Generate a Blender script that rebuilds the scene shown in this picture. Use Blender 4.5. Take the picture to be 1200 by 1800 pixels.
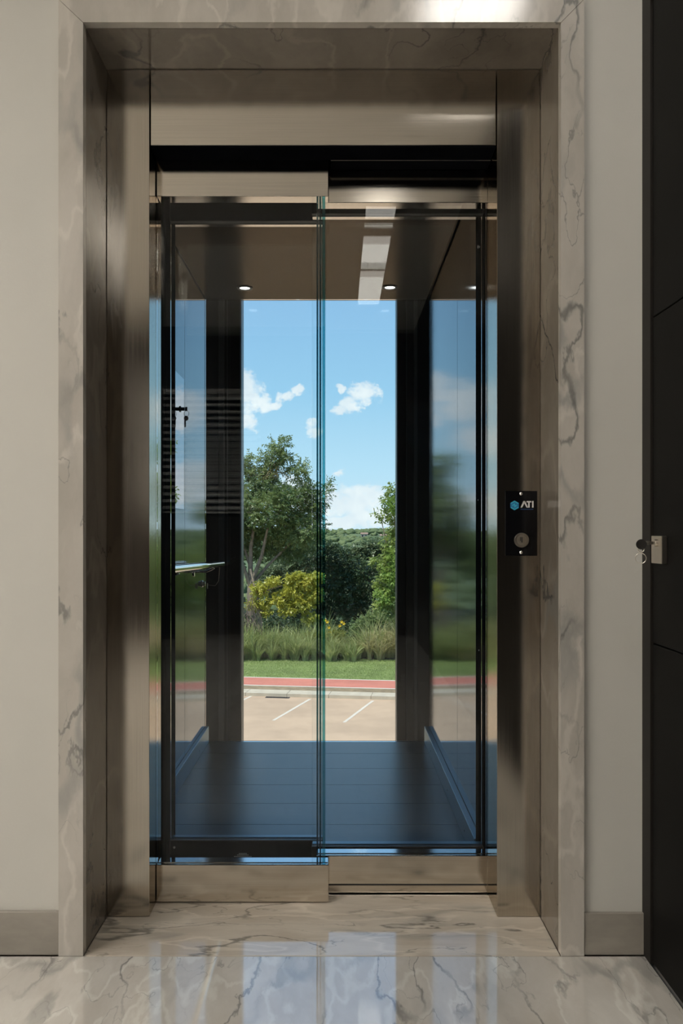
import bpy, bmesh, math, random
import numpy as np
from mathutils import Vector, Matrix, noise as mnoise

for o in list(bpy.data.objects):
    bpy.data.objects.remove(o)
scene = bpy.context.scene
COL = scene.collection

# ------------------------------------------------------------------ camera
F_PX, VX, VY, EYE = 1492.0, 594.0, 934.0, 1.0
cam_data = bpy.data.cameras.new('camera')
cam = bpy.data.objects.new('camera', cam_data)
COL.objects.link(cam)
cam.location = (0, 0, EYE)
cam.rotation_euler = (math.pi / 2, 0, 0)
cam_data.sensor_fit = 'AUTO'
cam_data.sensor_width = 36
cam_data.lens = 36 * F_PX / 1800
cam_data.shift_x = (600 - VX) / 1800
cam_data.shift_y = (VY - 900) / 1800
cam_data.clip_start = 0.02
cam_data.clip_end = 4000
scene.camera = cam

# ------------------------------------------------------------------ colour management
vs = scene.view_settings
vs.view_transform = 'Standard'
vs.look = 'None'
vs.exposure = 0.0
vs.gamma = 1.0
vs.use_curve_mapping = False
cy = scene.cycles
cy.max_bounces = 14
cy.transparent_max_bounces = 40
cy.diffuse_bounces = 5
cy.glossy_bounces = 6
cy.caustics_reflective = True
cy.sample_clamp_indirect = 6.0
cy.use_denoising = True


# ------------------------------------------------------------------ node helpers
class NT:
    def __init__(self, tree):
        self.t = tree
        self.n = tree.nodes
        self.l = tree.links

    def new(self, kind, **kw):
        nd = self.n.new(kind)
        for k, v in kw.items():
            setattr(nd, k, v)
        return nd

    def put(self, sock, v):
        if hasattr(v, 'is_output'):
            self.l.new(v, sock)
        elif v is not None:
            if isinstance(v, (tuple, list)) and len(v) == 3 and sock.type == 'RGBA':
                v = (*v, 1)
            sock.default_value = v

    def math(self, op, a, b=None, c=None, clamp=False):
        nd = self.new('ShaderNodeMath', operation=op, use_clamp=clamp)
        self.put(nd.inputs[0], a)
        if b is not None:
            self.put(nd.inputs[1], b)
        if c is not None:
            self.put(nd.inputs[2], c)
        return nd.outputs[0]

    def vmath(self, op, a, b=None):
        nd = self.new('ShaderNodeVectorMath', operation=op)
        self.put(nd.inputs[0], a)
        if b is not None:
            self.put(nd.inputs[1], b)
        return nd.outputs[0]

    def smooth(self, v, lo, hi, a=0.0, b=1.0):
        nd = self.new('ShaderNodeMapRange', interpolation_type='SMOOTHSTEP')
        self.put(nd.inputs[0], v)
        nd.inputs[1].default_value = lo
        nd.inputs[2].default_value = hi
        nd.inputs[3].default_value = a
        nd.inputs[4].default_value = b
        return nd.outputs[0]

    def mix(self, f, a, b, blend='MIX'):
        nd = self.new('ShaderNodeMix', data_type='RGBA', blend_type=blend)
        self.put(nd.inputs[0], f)
        self.put(nd.inputs[6], a)
        self.put(nd.inputs[7], b)
        return nd.outputs[2]

    def noise(self, vec, scale, detail=4.0, rough=0.55, dist=0.0, out=0):
        nd = self.new('ShaderNodeTexNoise')
        self.put(nd.inputs['Vector'], vec)
        nd.inputs['Scale'].default_value = scale
        nd.inputs['Detail'].default_value = detail
        nd.inputs['Roughness'].default_value = rough
        nd.inputs['Distortion'].default_value = dist
        return nd.outputs[out]

    def mapping(self, vec, rot=(0, 0, 0), scale=(1, 1, 1), loc=(0, 0, 0)):
        nd = self.new('ShaderNodeMapping')
        self.put(nd.inputs[0], vec)
        nd.inputs[1].default_value = loc
        nd.inputs[2].default_value = rot
        nd.inputs[3].default_value = scale
        return nd.outputs[0]

    def ramp(self, v, stops):
        nd = self.new('ShaderNodeValToRGB')
        self.put(nd.inputs[0], v)
        el = nd.color_ramp.elements
        while len(el) < len(stops):
            el.new(0.5)
        for e, (p, c) in zip(el, stops):
            e.position = p
            e.color = (*c, 1)
        return nd.outputs[0]

    def position(self):
        return self.new('ShaderNodeNewGeometry').outputs['Position']

    def bump(self, h, strength=0.2, dist=0.01):
        nd = self.new('ShaderNodeBump')
        nd.inputs['Strength'].default_value = strength
        nd.inputs['Distance'].default_value = dist
        self.put(nd.inputs['Height'], h)
        return nd.outputs[0]


# ------------------------------------------------------------------ world: blue sky with fair-weather clouds
world = bpy.data.worlds.new('sky')
scene.world = world
world.use_nodes = True
wt = NT(world.node_tree)
wt.n.clear()
w_dir = wt.new('ShaderNodeTexCoord').outputs['Generated']
w_sep = wt.new('ShaderNodeSeparateXYZ')
wt.put(w_sep.inputs[0], w_dir)
w_x, w_y, w_z = w_sep.outputs
w_sky = wt.ramp(wt.math('MAXIMUM', w_z, 0.0), [
    (0.0, (0.66, 0.83, 0.93)), (0.07, (0.52, 0.77, 0.93)), (0.16, (0.35, 0.63, 0.86)),
    (0.27, (0.28, 0.52, 0.79)), (0.55, (0.17, 0.39, 0.74)), (1.0, (0.10, 0.27, 0.60))])
w_yc = wt.math('MAXIMUM', w_y, 0.05)
w_u = wt.math('DIVIDE', w_x, w_yc)
w_v = wt.math('DIVIDE', w_z, w_yc)
w_n1 = wt.noise(w_dir, 26, 5, 0.6)
w_n2 = wt.noise(wt.mapping(w_dir, loc=(3.1, 7.7, 1.3)), 26, 5, 0.6)
w_n3 = wt.noise(wt.mapping(w_dir, loc=(9.1, 2.7, 5.3), scale=(1, 1, 1.6)), 70, 6, 0.65)
w_uw = wt.math('ADD', w_u, wt.math('MULTIPLY', wt.math('SUBTRACT', w_n1, 0.5), 0.05))
w_vw = wt.math('ADD', w_v, wt.math('MULTIPLY', wt.math('SUBTRACT', w_n2, 0.5), 0.04))


def cloud_px(px, py, hw, hh):
    return ((px - VX) / F_PX, (VY - py) / F_PX, hw / F_PX, hh / F_PX)


blobs = [cloud_px(430, 690, 34, 38), cloud_px(462, 705, 22, 17), cloud_px(440, 735, 20, 24),
         cloud_px(487, 712, 16, 9), cloud_px(505, 697, 16, 12), cloud_px(527, 687, 13, 9),
         cloud_px(640, 690, 26, 17), cloud_px(622, 712, 17, 13), cloud_px(608, 725, 18, 9), cloud_px(606, 685, 9, 9),
         cloud_px(540, 742, 18, 12), cloud_px(553, 760, 18, 9), cloud_px(598, 835, 17, 8),
         cloud_px(640, 870, 46, 20), cloud_px(612, 890, 70, 22), cloud_px(560, 880, 60, 25), cloud_px(660, 905, 70, 18),
         cloud_px(515, 860, 40, 22), cloud_px(600, 918, 110, 12), cloud_px(372, 705, 48, 46), cloud_px(330, 770, 60, 40), cloud_px(880, 720, 70, 40),
         cloud_px(860, 850, 90, 40), cloud_px(330, 890, 80, 30)]
w_m = None
for (bu, bv, ba, bb) in blobs:
    du = wt.math('MULTIPLY', wt.math('SUBTRACT', w_uw, bu), 1 / ba)
    dv = wt.math('MULTIPLY', wt.math('SUBTRACT', w_vw, bv), 1 / bb)
    r2 = wt.math('ADD', wt.math('MULTIPLY', du, du), wt.math('MULTIPLY', dv, dv))
    b = wt.math('SUBTRACT', 1.0, r2)
    w_m = b if w_m is None else wt.math('MAXIMUM', w_m, b)
w_m = wt.math('MAXIMUM', w_m, -1.5)
w_m = wt.math('ADD', w_m, wt.math('MULTIPLY', wt.math('SUBTRACT', w_n3, 0.5), 2.6))
w_near = wt.smooth(w_m, -0.25, 0.85)
w_near = wt.math('MULTIPLY', w_near, wt.smooth(w_y, 0.3, 0.6))
w_far = wt.smooth(wt.noise(wt.mapping(w_dir, scale=(1, 1, 2.2)), 5.5, 6, 0.55), 0.56, 0.72)
w_side = wt.smooth(wt.math('ABSOLUTE', w_u), 0.2, 0.34)
w_back = wt.smooth(w_y, 0.3, 0.15)
w_far = wt.math('MULTIPLY', w_far, wt.math('MAXIMUM', w_side, w_back))
w_far = wt.math('MULTIPLY', w_far, wt.smooth(w_z, 0.8, 0.4))
w_cl = wt.math('MAXIMUM', w_near, w_far)
w_cl = wt.math('MULTIPLY', w_cl, 0.88)
w_white = wt.mix(wt.smooth(w_n2, 0.3, 0.7), (0.80, 0.85, 0.90), (1.0, 1.0, 0.99))
w_col = wt.mix(w_cl, w_sky, w_white)
w_col = wt.mix(wt.smooth(w_z, -0.02, 0.0), (0.20, 0.21, 0.15), w_col)
w_bg = wt.new('ShaderNodeBackground')
wt.put(w_bg.inputs[0], w_col)
w_bg.inputs[1].default_value = 1.2
wt.l.new(w_bg.outputs[0], wt.new('ShaderNodeOutputWorld').inputs[0])

# ------------------------------------------------------------------ sun
sun_data = bpy.data.lights.new('sun', 'SUN')
sun_data.energy = 5.6
sun_data.angle = math.radians(0.53)
sun_data.color = (1.0, 0.92, 0.80)
sun = bpy.data.objects.new('sun', sun_data)
COL.objects.link(sun)
sun_from = Vector((-0.40, -0.30, 1.0)).normalized()
sun.rotation_euler = sun_from.to_track_quat('Z', 'Y').to_euler()
sun.location = (-20, 10, 40)

WASH_STRENGTH = 27.0     # added unseen fill panel, brightens portal and right wall
FILL_STRENGTH = 12.5      # added lobby fill panels, kept out of view and mirrors
STRIP_STRENGTH = 6.5     # slim panels in the run that the glass doors mirror


# ------------------------------------------------------------------ materials
def material(name):
    m = bpy.data.materials.new(name)
    m.use_nodes = True
    t = NT(m.node_tree)
    t.n.clear()
    out = t.new('ShaderNodeOutputMaterial')
    return m, t, out


def principled(name, color, rough=0.5, metal=0.0, ior=1.5, vary=0.0, vscale=8.0, vmap=(1, 1, 1), bump=0.0, bscale=60.0,
               rvary=0.0, coat=0.0, aniso=0.0, dist=0.004, edge=None):
    m, t, out = material(name)
    p = t.new('ShaderNodeBsdfPrincipled')
    pos = t.mapping(t.position(), scale=vmap)
    n = t.noise(pos, vscale, 5, 0.6)
    dark = tuple(c * (1 - vary) for c in color)
    light = tuple(min(1, c * (1 + vary)) for c in color)
    t.put(p.inputs['Base Color'], t.mix(t.smooth(n, 0.3, 0.7), dark, light) if vary else (*color, 1))
    if rvary:
        t.put(p.inputs['Roughness'], t.smooth(n, 0.25, 0.75, rough * (1 - rvary), rough * (1 + rvary)))
    else:
        p.inputs['Roughness'].default_value = rough
    p.inputs['Metallic'].default_value = metal
    p.inputs['IOR'].default_value = ior
    p.inputs['Coat Weight'].default_value = coat
    p.inputs['Anisotropic'].default_value = aniso
    if edge:
        p.inputs['Specular Tint'].default_value = (*edge, 1)
    if bump:
        t.put(p.inputs['Normal'], t.bump(t.noise(pos, bscale, 4, 0.6), bump, dist))
    t.l.new(p.outputs[0], out.inputs[0])
    return m


def marble(name, light, mid, rot, stretch, vein_w=0.012, vein_amt=0.8, rough=0.12, ior=1.6, seed=0.0, scale=1.0, grey=(0.10, 0.105, 0.10), loose=0.0, broad=0.5):
    m, t, out = material(name)
    p = t.new('ShaderNodeBsdfPrincipled')
    pos = t.position()
    v = t.mapping(pos, rot=rot, scale=tuple(s * scale for s in stretch), loc=(seed, seed * 1.7, seed * 0.6))
    warp = t.noise(v, 1.3, 6, 0.6, out=1)
    vw = t.vmath('ADD', v, t.vmath('SCALE', t.vmath('SUBTRACT', warp, (0.5, 0.5, 0.5))))
    vw.node.inputs[1].links[0].from_node.inputs['Scale'].default_value = 0.55
    base = t.mix(t.smooth(t.noise(vw, 2.2, 5, 0.6), 0.3, 0.7), mid, light)
    cloud = t.smooth(t.noise(vw, 1.1, 3, 0.5), 0.52, 0.72)
    base = t.mix(t.math('MULTIPLY', cloud, 0.35), base, tuple(c * 0.72 for c in mid))
    # pale bands beside the veins
    nb = t.noise(vw, 1.7, 2, 0.5)
    pale = t.smooth(t.math('ABSOLUTE', t.math('SUBTRACT', nb, 0.47)), 0.03, 0.0)
    base = t.mix(t.math('MULTIPLY', pale, 0.45), base, tuple(min(1, c * 1.25) for c in light))

    def veins(scale_, width, off, centre, mlo, mhi):
        vv = t.mapping(vw, loc=(off, off * 0.3, off * 1.9))
        n = t.noise(vv, scale_, 2.5, 0.48)
        line = t.smooth(t.math('ABSOLUTE', t.math('SUBTRACT', n, centre)), width, 0.0)
        mask = t.smooth(t.noise(t.mapping(v, loc=(off * 2, 4, off)), 1.4, 2, 0.5), mlo, mhi)
        return t.math('MULTIPLY', line, mask)
    v1 = veins(1.3, vein_w, 0.0, 0.5, 0.42 - loose, 0.62 - loose)
    v2 = veins(2.6, vein_w * 0.7, 5.3, 0.48, 0.48 - loose, 0.66 - loose)
    v3 = veins(1.6, vein_w * 5, 9.1, 0.52, 0.5 - loose, 0.72 - loose)
    dark = t.math('MULTIPLY', t.math('MAXIMUM', v1, t.math('MULTIPLY', v2, 0.7)), vein_amt)
    base = t.mix(t.math('MULTIPLY', v3, broad * vein_amt), base, (0.22, 0.225, 0.22))
    base = t.mix(dark, base, grey)
    t.put(p.inputs['Base Color'], base)
    p.inputs['Roughness'].default_value = rough
    p.inputs['IOR'].default_value = ior
    t.l.new(p.outputs[0], out.inputs[0])
    return m


def brushed(name, color, rough, grain):
    m, t, out = material(name)
    g = t.new('ShaderNodeBsdfAnisotropic', distribution='BECKMANN')
    n = t.noise(t.mapping(t.position(), scale=grain), 6, 5, 0.6)
    t.put(g.inputs['Color'], t.mix(t.smooth(n, 0.3, 0.7), tuple(c * 0.95 for c in color), tuple(c * 1.05 for c in color)))
    t.put(g.inputs['Roughness'], t.smooth(n, 0.25, 0.75, rough * 0.88, rough * 1.12))
    t.l.new(g.outputs[0], out.inputs[0])
    return m


def emitter(name, color, strength):
    m, t, out = material(name)
    e = t.new('ShaderNodeEmission')
    e.inputs[0].default_value = (*color, 1)
    e.inputs[1].default_value = strength
    t.l.new(e.outputs[0], out.inputs[0])
    return m


def glass_mat(name, tint, ior=1.5, rough=0.0):
    m, t, out = material(name)
    tr = t.new('ShaderNodeBsdfTransparent')
    tr.inputs[0].default_value = (*tint, 1)
    gl = t.new('ShaderNodeBsdfGlossy')
    gl.inputs['Roughness'].default_value = rough
    gl.inputs[0].default_value = (1, 1, 1, 1)
    fr = t.new('ShaderNodeFresnel')
    fr.inputs[0].default_value = ior
    mx = t.new('ShaderNodeMixShader')
    t.l.new(fr.outputs[0], mx.inputs[0])
    t.l.new(tr.outputs[0], mx.inputs[1])
    t.l.new(gl.outputs[0], mx.inputs[2])
    t.l.new(mx.outputs[0], out.inputs[0])
    return m


def leaf_mat(name, c1, c2, trans=0.35, rough=0.45, vscale=0.5):
    m, t, out = material(name)
    pos = t.position()
    a = t.noise(pos, vscale, 3, 0.6)
    b = t.noise(pos, vscale * 9, 2, 0.5)
    f = t.math('ADD', t.math('MULTIPLY', a, 0.6), t.math('MULTIPLY', b, 0.4))
    col = t.mix(t.smooth(f, 0.36, 0.64), c1, c2)
    p = t.new('ShaderNodeBsdfPrincipled')
    t.put(p.inputs['Base Color'], col)
    p.inputs['Roughness'].default_value = rough
    tl = t.new('ShaderNodeBsdfTranslucent')
    t.put(tl.inputs[0], t.mix(0.5, col, tuple(min(1, c * 1.6) for c in c2)))
    mx = t.new('ShaderNodeMixShader')
    mx.inputs[0].default_value = trans
    t.l.new(p.outputs[0], mx.inputs[1])
    t.l.new(tl.outputs[0], mx.inputs[2])
    t.l.new(mx.outputs[0], out.inputs[0])
    return m


M = {}
M['plaster'] = principled('warm_white_plaster', (0.63, 0.61, 0.56), 0.7, bump=0.08, bscale=180, vary=0.015, vscale=3)
M['ceiling'] = principled('ceiling_paint', (0.88, 0.86, 0.82), 0.8)
M['dark_wall'] = principled('dark_timber_wall', (0.016, 0.011, 0.008), 0.5, vary=0.3, vscale=6, vmap=(8, 8, 0.6))
M['marble_floor'] = marble('floor_marble', (0.83, 0.80, 0.745), (0.68, 0.64, 0.58), (0, 0, 0.62), (2.6, 1.0, 1.0), 0.013, 0.6, 0.03, 3.0, 2.4, 1.5, (0.10, 0.105, 0.11), 0.05, 0.8)
M['marble_step'] = marble('threshold_marble', (0.78, 0.71, 0.61), (0.62, 0.545, 0.45), (0, 0, 0.22), (1.0, 3.4, 1.0), 0.014, 0.65, 0.05, 2.2, 6.2, 1.5, (0.10, 0.10, 0.09), 0.06, 0.8)
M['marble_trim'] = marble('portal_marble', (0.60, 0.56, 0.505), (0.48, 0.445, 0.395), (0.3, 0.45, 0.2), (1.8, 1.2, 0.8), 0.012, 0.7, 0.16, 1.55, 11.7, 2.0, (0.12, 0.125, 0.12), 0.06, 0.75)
M['marble_shaded'] = marble('shaded_portal_marble', (0.24, 0.208, 0.172), (0.172, 0.148, 0.12), (0.3, 0.45, 0.2), (1.8, 1.2, 0.8), 0.010, 0.8, 0.12, 1.55, 15.1, 1.5, (0.05, 0.05, 0.048))  # darker copy of the portal marble; shade of the recess put into its colour
M['marble_base'] = principled('baseboard_stone', (0.33, 0.30, 0.26), 0.3, vary=0.14, vscale=5, vmap=(1, 1, 2.5))
M['steel'] = brushed('brushed_steel', (0.54, 0.495, 0.435), 0.15, (60, 60, 0.6))
M['steel_h'] = brushed('brushed_steel_crosswise', (0.70, 0.65, 0.585), 0.15, (0.6, 60, 60))
M['chrome'] = principled('polished_steel', (0.80, 0.79, 0.77), 0.08, 1.0)
M['nickel'] = principled('satin_nickel', (0.62, 0.57, 0.50), 0.28, 1.0)
M['mirror'] = principled('mirror_polished_steel', (0.48, 0.50, 0.52), 0.01, 1.0, edge=(0.7, 0.7, 0.72))
M['cab_wall'] = principled('cab_wall_steel', (0.24, 0.25, 0.26), 0.075, 1.0, rvary=0.12, vscale=9, vmap=(1, 1, 0.4), edge=(0.66, 0.68, 0.70))
M['kick'] = principled('kick_plate_steel', (0.30, 0.34, 0.36), 0.3, 1.0, edge=(0.5, 0.56, 0.6))
M['black_frame'] = principled('black_powder_coat', (0.012, 0.013, 0.015), 0.35, vary=0.2, vscale=30)
M['matte_black'] = principled('matte_black_shaft_lining', (0.004, 0.0045, 0.006), 0.95, ior=1.06, vary=0.2)
M['anthracite'] = principled('anthracite_aluminium', (0.022, 0.024, 0.027), 0.38, vary=0.15, vscale=14, vmap=(1, 1, 0.3))
M['anthracite_light'] = principled('grey_aluminium_strip', (0.075, 0.08, 0.085), 0.4)
M['cab_ceiling'] = principled('cab_ceiling_satin', (0.115, 0.10, 0.085), 0.2, 0.85, edge=(0.45, 0.41, 0.36))
M['cab_floor'] = principled('cab_floor_vinyl', (0.036, 0.034, 0.034), 0.28, ior=1.7, vary=0.15, vscale=20, vmap=(0.4, 3, 1), bump=0.05, bscale=140)
M['pit'] = principled('hoistway_concrete', (0.10, 0.10, 0.10), 0.9, vary=0.2)
M['gap'] = principled('joint_filler', (0.02, 0.019, 0.018), 0.9)
M['grout'] = principled('tile_grout', (0.34, 0.30, 0.25), 0.85)
M['black_panel'] = principled('black_lacquered_panel', (0.006, 0.0057, 0.0053), 0.5, ior=1.15, vary=0.2, vscale=5)
M['black_trim'] = principled('dark_bronze_frame', (0.02, 0.018, 0.016), 0.5, ior=1.25)
M['glass'] = glass_mat('clear_glass', (0.97, 0.985, 0.987), 1.3)
M['seal'] = glass_mat('green_glass_edge', (0.34, 0.66, 0.70), 1.6)
M['seal_dark'] = glass_mat('dark_glass_edge', (0.14, 0.32, 0.36), 1.6)
M['dark_glass'] = glass_mat('unlit_backdrop_glass', (0.04, 0.045, 0.05), 1.4)  # dark tint stands in for an unlit room behind the pane
M['etch'] = principled('etched_mark', (0.35, 0.38, 0.40), 0.6)
M['white_dot'] = principled('white_plastic', (0.7, 0.7, 0.7), 0.4)
M['call_black'] = principled('black_acrylic', (0.004, 0.004, 0.005), 0.12, vary=0.1)
M['logo_blue'] = principled('print_blue', (0.02, 0.19, 0.42), 0.5)
M['logo_cyan'] = principled('print_cyan', (0.05, 0.50, 0.66), 0.5)
M['logo_white'] = principled('print_white', (0.70, 0.68, 0.66), 0.5)
M['logo_navy'] = principled('print_navy', (0.02, 0.055, 0.16), 0.5)
M['slot'] = principled('keyway_dark', (0.03, 0.028, 0.025), 0.5)
M['key_black'] = principled('key_bow_black', (0.02, 0.018, 0.016), 0.3)
M['lamp'] = emitter('downlight_lamp', (1.0, 0.97, 0.9), 5)
M['fill_led'] = emitter('added_fill_light', (1.0, 0.955, 0.89), FILL_STRENGTH)  # fill light added to lift the lobby brightness
M['wash'] = emitter('added_wash_light', (1.0, 0.955, 0.89), WASH_STRENGTH)  # fill light added for the portal and the right wall
M['strip'] = emitter('slim_panel_light', (1.0, 0.95, 0.86), STRIP_STRENGTH)
M['fixture'] = principled('white_fixture_frame', (0.78, 0.76, 0.72), 0.5)
M['blind'] = principled('aluminium_blind_slat', (0.78, 0.77, 0.74), 0.5)
# outdoors
M['road'] = principled('sandy_asphalt', (0.49, 0.342, 0.226), 0.9, vary=0.10, vscale=0.6, bump=0.15, bscale=40)
M['line'] = principled('road_paint', (0.64, 0.56, 0.46), 0.8, vary=0.08, vscale=9)
M['kerb'] = principled('kerb_concrete', (0.52, 0.44, 0.33), 0.9, vary=0.10, vscale=3)
M['verge'] = principled('brown_gravel_verge', (0.26, 0.19, 0.11), 0.95, vary=0.25, vscale=4)
M['red'] = principled('red_painted_path', (0.54, 0.185, 0.130), 0.85, vary=0.10, vscale=0.8)
M['white_paint'] = principled('white_path_edge', (0.66, 0.60, 0.52), 0.85)
M['lawn'] = principled('lawn_soil', (0.20, 0.25, 0.075), 0.95, vary=0.22, vscale=1.5)
M['grass'] = leaf_mat('lawn_blades', (0.19, 0.26, 0.07), (0.29, 0.36, 0.11), 0.3, 0.6, 0.6)
M['iron'] = principled('cast_iron', (0.05, 0.045, 0.04), 0.7)
M['bark'] = principled('pale_bark', (0.27, 0.21, 0.155), 0.9, vary=0.25, vscale=4, bump=0.3, bscale=12)
M['bark_dark'] = principled('dark_bark', (0.10, 0.08, 0.06), 0.95, vary=0.3, vscale=4)
M['dead'] = principled('dead_twig', (0.20, 0.15, 0.12), 0.95)
M['leaf_big'] = leaf_mat('acacia_leaf', (0.10, 0.165, 0.055), (0.23, 0.29, 0.105), 0.3)
M['leaf_tan'] = leaf_mat('yellowed_leaf', (0.26, 0.24, 0.10), (0.36, 0.31, 0.15), 0.3)
M['leaf_yellow'] = leaf_mat('lime_leaf', (0.34, 0.36, 0.05), (0.56, 0.52, 0.10), 0.35)
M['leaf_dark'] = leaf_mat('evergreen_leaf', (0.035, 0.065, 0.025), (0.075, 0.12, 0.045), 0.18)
M['leaf_fresh'] = leaf_mat('fresh_green_leaf', (0.16, 0.24, 0.055), (0.34, 0.40, 0.11), 0.4)
M['leaf_bright'] = leaf_mat('bright_green_leaf', (0.19, 0.30, 0.06), (0.32, 0.43, 0.11), 0.4)
M['leaf_far'] = leaf_mat('grey_green_leaf', (0.13, 0.18, 0.09), (0.21, 0.26, 0.13), 0.25)
M['reed'] = leaf_mat('green_reed', (0.22, 0.27, 0.08), (0.46, 0.48, 0.21), 0.3, 0.5, 1.0)
M['straw'] = leaf_mat('dry_grass', (0.34, 0.31, 0.13), (0.58, 0.50, 0.27), 0.3, 0.6, 1.0)
M['shrub'] = leaf_mat('olive_shrub_leaf', (0.17, 0.19, 0.035), (0.28, 0.28, 0.05), 0.3)
M['petal'] = principled('yellow_petal', (0.75, 0.48, 0.02), 0.6, vary=0.1)
M['hill'] = principled('wooded_hill', (0.10, 0.135, 0.06), 0.95, vary=0.3, vscale=0.03)
M['hill_leaf'] = leaf_mat('distant_canopy', (0.10, 0.145, 0.06), (0.17, 0.21, 0.09), 0.1, 0.9, 0.06)
M['house'] = principled('cream_house_wall', (0.62, 0.52, 0.42), 0.9, vary=0.05)
M['roof'] = principled('terracotta_roof', (0.30, 0.20, 0.15), 0.9, vary=0.12)
M['slope'] = principled('undergrowth_soil', (0.035, 0.04, 0.02), 1.0, vary=0.3, vscale=2)


# ------------------------------------------------------------------ mesh helpers
class Geo:
    def __init__(self):
        self.v, self.f, self.m = [], [], []

    def add(self, verts, faces, mat=0):
        k = len(self.v)
        self.v += [tuple(p) for p in verts]
        self.f += [tuple(i + k for i in fc) for fc in faces]
        self.m += [mat] * len(faces)
        return self

    def box(self, x0, x1, y0, y1, z0, z1, bevel=0.0, mat=0, seg=1):
        if bevel <= 0:
            v = [(x, y, z) for z in (z0, z1) for y in (y0, y1) for x in (x0, x1)]
            f = [(0, 2, 3, 1), (4, 5, 7, 6), (0, 1, 5, 4), (2, 6, 7, 3), (0, 4, 6, 2), (1, 3, 7, 5)]
            return self.add(v, f, mat)
        bm = bmesh.new()
        bmesh.ops.create_cube(bm, size=1)
        for q in bm.verts:
            q.co = Vector(((x0 + x1) / 2 + q.co.x * (x1 - x0), (y0 + y1) / 2 + q.co.y * (y1 - y0), (z0 + z1) / 2 + q.co.z * (z1 - z0)))
        bmesh.ops.bevel(bm, geom=list(bm.edges), offset=bevel, segments=seg, affect='EDGES', profile=0.5)
        bm.verts.index_update()
        self.add([q.co[:] for q in bm.verts], [[q.index for q in fc.verts] for fc in bm.faces], mat)
        bm.free()
        return self

    def prism(self, poly, axis, a0, a1, mat=0):
        """poly: 2D outline in the two other axes, extruded along axis from a0 to a1."""
        n = len(poly)

        def pt(p, a):
            return {'x': (a, p[0], p[1]), 'y': (p[0], a, p[1]), 'z': (p[0], p[1], a)}[axis]
        v = [pt(p, a0) for p in poly] + [pt(p, a1) for p in poly]
        f = [tuple(range(n))[::-1], tuple(range(n, 2 * n))] + [(i, (i + 1) % n, (i + 1) % n + n, i + n) for i in range(n)]
        return self.add(v, f, mat)

    def tube(self, pts, radii, n=10, mat=0, caps=True):
        pts = [Vector(p) for p in pts]
        if not isinstance(radii, (list, tuple)):
            radii = [radii] * len(pts)
        rings = []
        ref = None
        for i, p in enumerate(pts):
            d = (pts[min(i + 1, len(pts) - 1)] - pts[max(i - 1, 0)]).normalized()
            if ref is None:
                ref = d.orthogonal().normalized()
            ref = (ref - d * ref.dot(d)).normalized()
            s = d.cross(ref)
            rings.append([p + (ref * math.cos(2 * math.pi * j / n) + s * math.sin(2 * math.pi * j / n)) * radii[i] for j in range(n)])
        v = [q for r in rings for q in r]
        f = [(i * n + j, i * n + (j + 1) % n, (i + 1) * n + (j + 1) % n, (i + 1) * n + j) for i in range(len(pts) - 1) for j in range(n)]
        if caps:
            f += [tuple(range(n))[::-1], tuple(range((len(pts) - 1) * n, len(pts) * n))]
        return self.add(v, f, mat)

    def lathe(self, origin, axis, prof, n=24, mat=0):
        """prof: list of (distance along axis, radius)."""
        o, ax = Vector(origin), Vector(axis).normalized()
        pts = [o + ax * a for a, r in prof]
        u = ax.orthogonal().normalized()
        w = ax.cross(u)
        v = [p + (u * math.cos(2 * math.pi * j / n) + w * math.sin(2 * math.pi * j / n)) * max(r, 1e-5) for p, (a, r) in zip(pts, prof) for j in range(n)]
        f = [(i * n + j, i * n + (j + 1) % n, (i + 1) * n + (j + 1) % n, (i + 1) * n + j) for i in range(len(prof) - 1) for j in range(n)]
        f += [tuple(range(n))[::-1], tuple(range((len(prof) - 1) * n, len(prof) * n))]
        return self.add(v, f, mat)

    def torus(self, c, axis, R, r, n=24, k=8, mat=0, sx=1.0):
        ax = Vector(axis).normalized()
        u = ax.orthogonal().normalized()
        if abs(ax.z) < 0.9:
            u = (Vector((0, 0, 1)) - ax * ax.z).normalized()
        w = ax.cross(u)
        c = Vector(c)
        v = []
        for i in range(n):
            a = 2 * math.pi * i / n
            dirv = u * math.cos(a) + w * math.sin(a) * sx
            for j in range(k):
                b = 2 * math.pi * j / k
                v.append(c + dirv * R + (dirv.normalized() * math.cos(b) + ax * math.sin(b)) * r)
        f = [(i * k + j, ((i + 1) % n) * k + j, ((i + 1) % n) * k + (j + 1) % k, i * k + (j + 1) % k) for i in range(n) for j in range(k)]
        return self.add(v, f, mat)


WLOC = {}


def link(name, me, loc, parent):
    o = bpy.data.objects.new(name, me)
    COL.objects.link(o)
    if parent is not None:
        o.parent = parent
        o.location = Vector(loc) - WLOC[parent]
    else:
        o.location = loc
    WLOC[o] = Vector(loc)
    return o


def build(name, geo, mats, parent=None, smooth=False):
    """One mesh object from world-space geometry; its origin sits at the base centre."""
    a = np.array([tuple(p) for p in geo.v], dtype=float)
    lo, hi = a.min(0), a.max(0)
    org = np.array([(lo[0] + hi[0]) / 2, (lo[1] + hi[1]) / 2, lo[2]])
    me = bpy.data.meshes.new(name)
    me.from_pydata([tuple(p) for p in (a - org)], [], geo.f)
    for m in (mats if isinstance(mats, (list, tuple)) else [mats]):
        me.materials.append(m)
    me.polygons.foreach_set('material_index', geo.m)
    if smooth:
        me.polygons.foreach_set('use_smooth', [True] * len(me.polygons))
        try:
            me.set_sharp_from_angle(angle=math.radians(40))
        except Exception:
            pass
    me.update()
    return link(name, me, org, parent)


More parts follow.
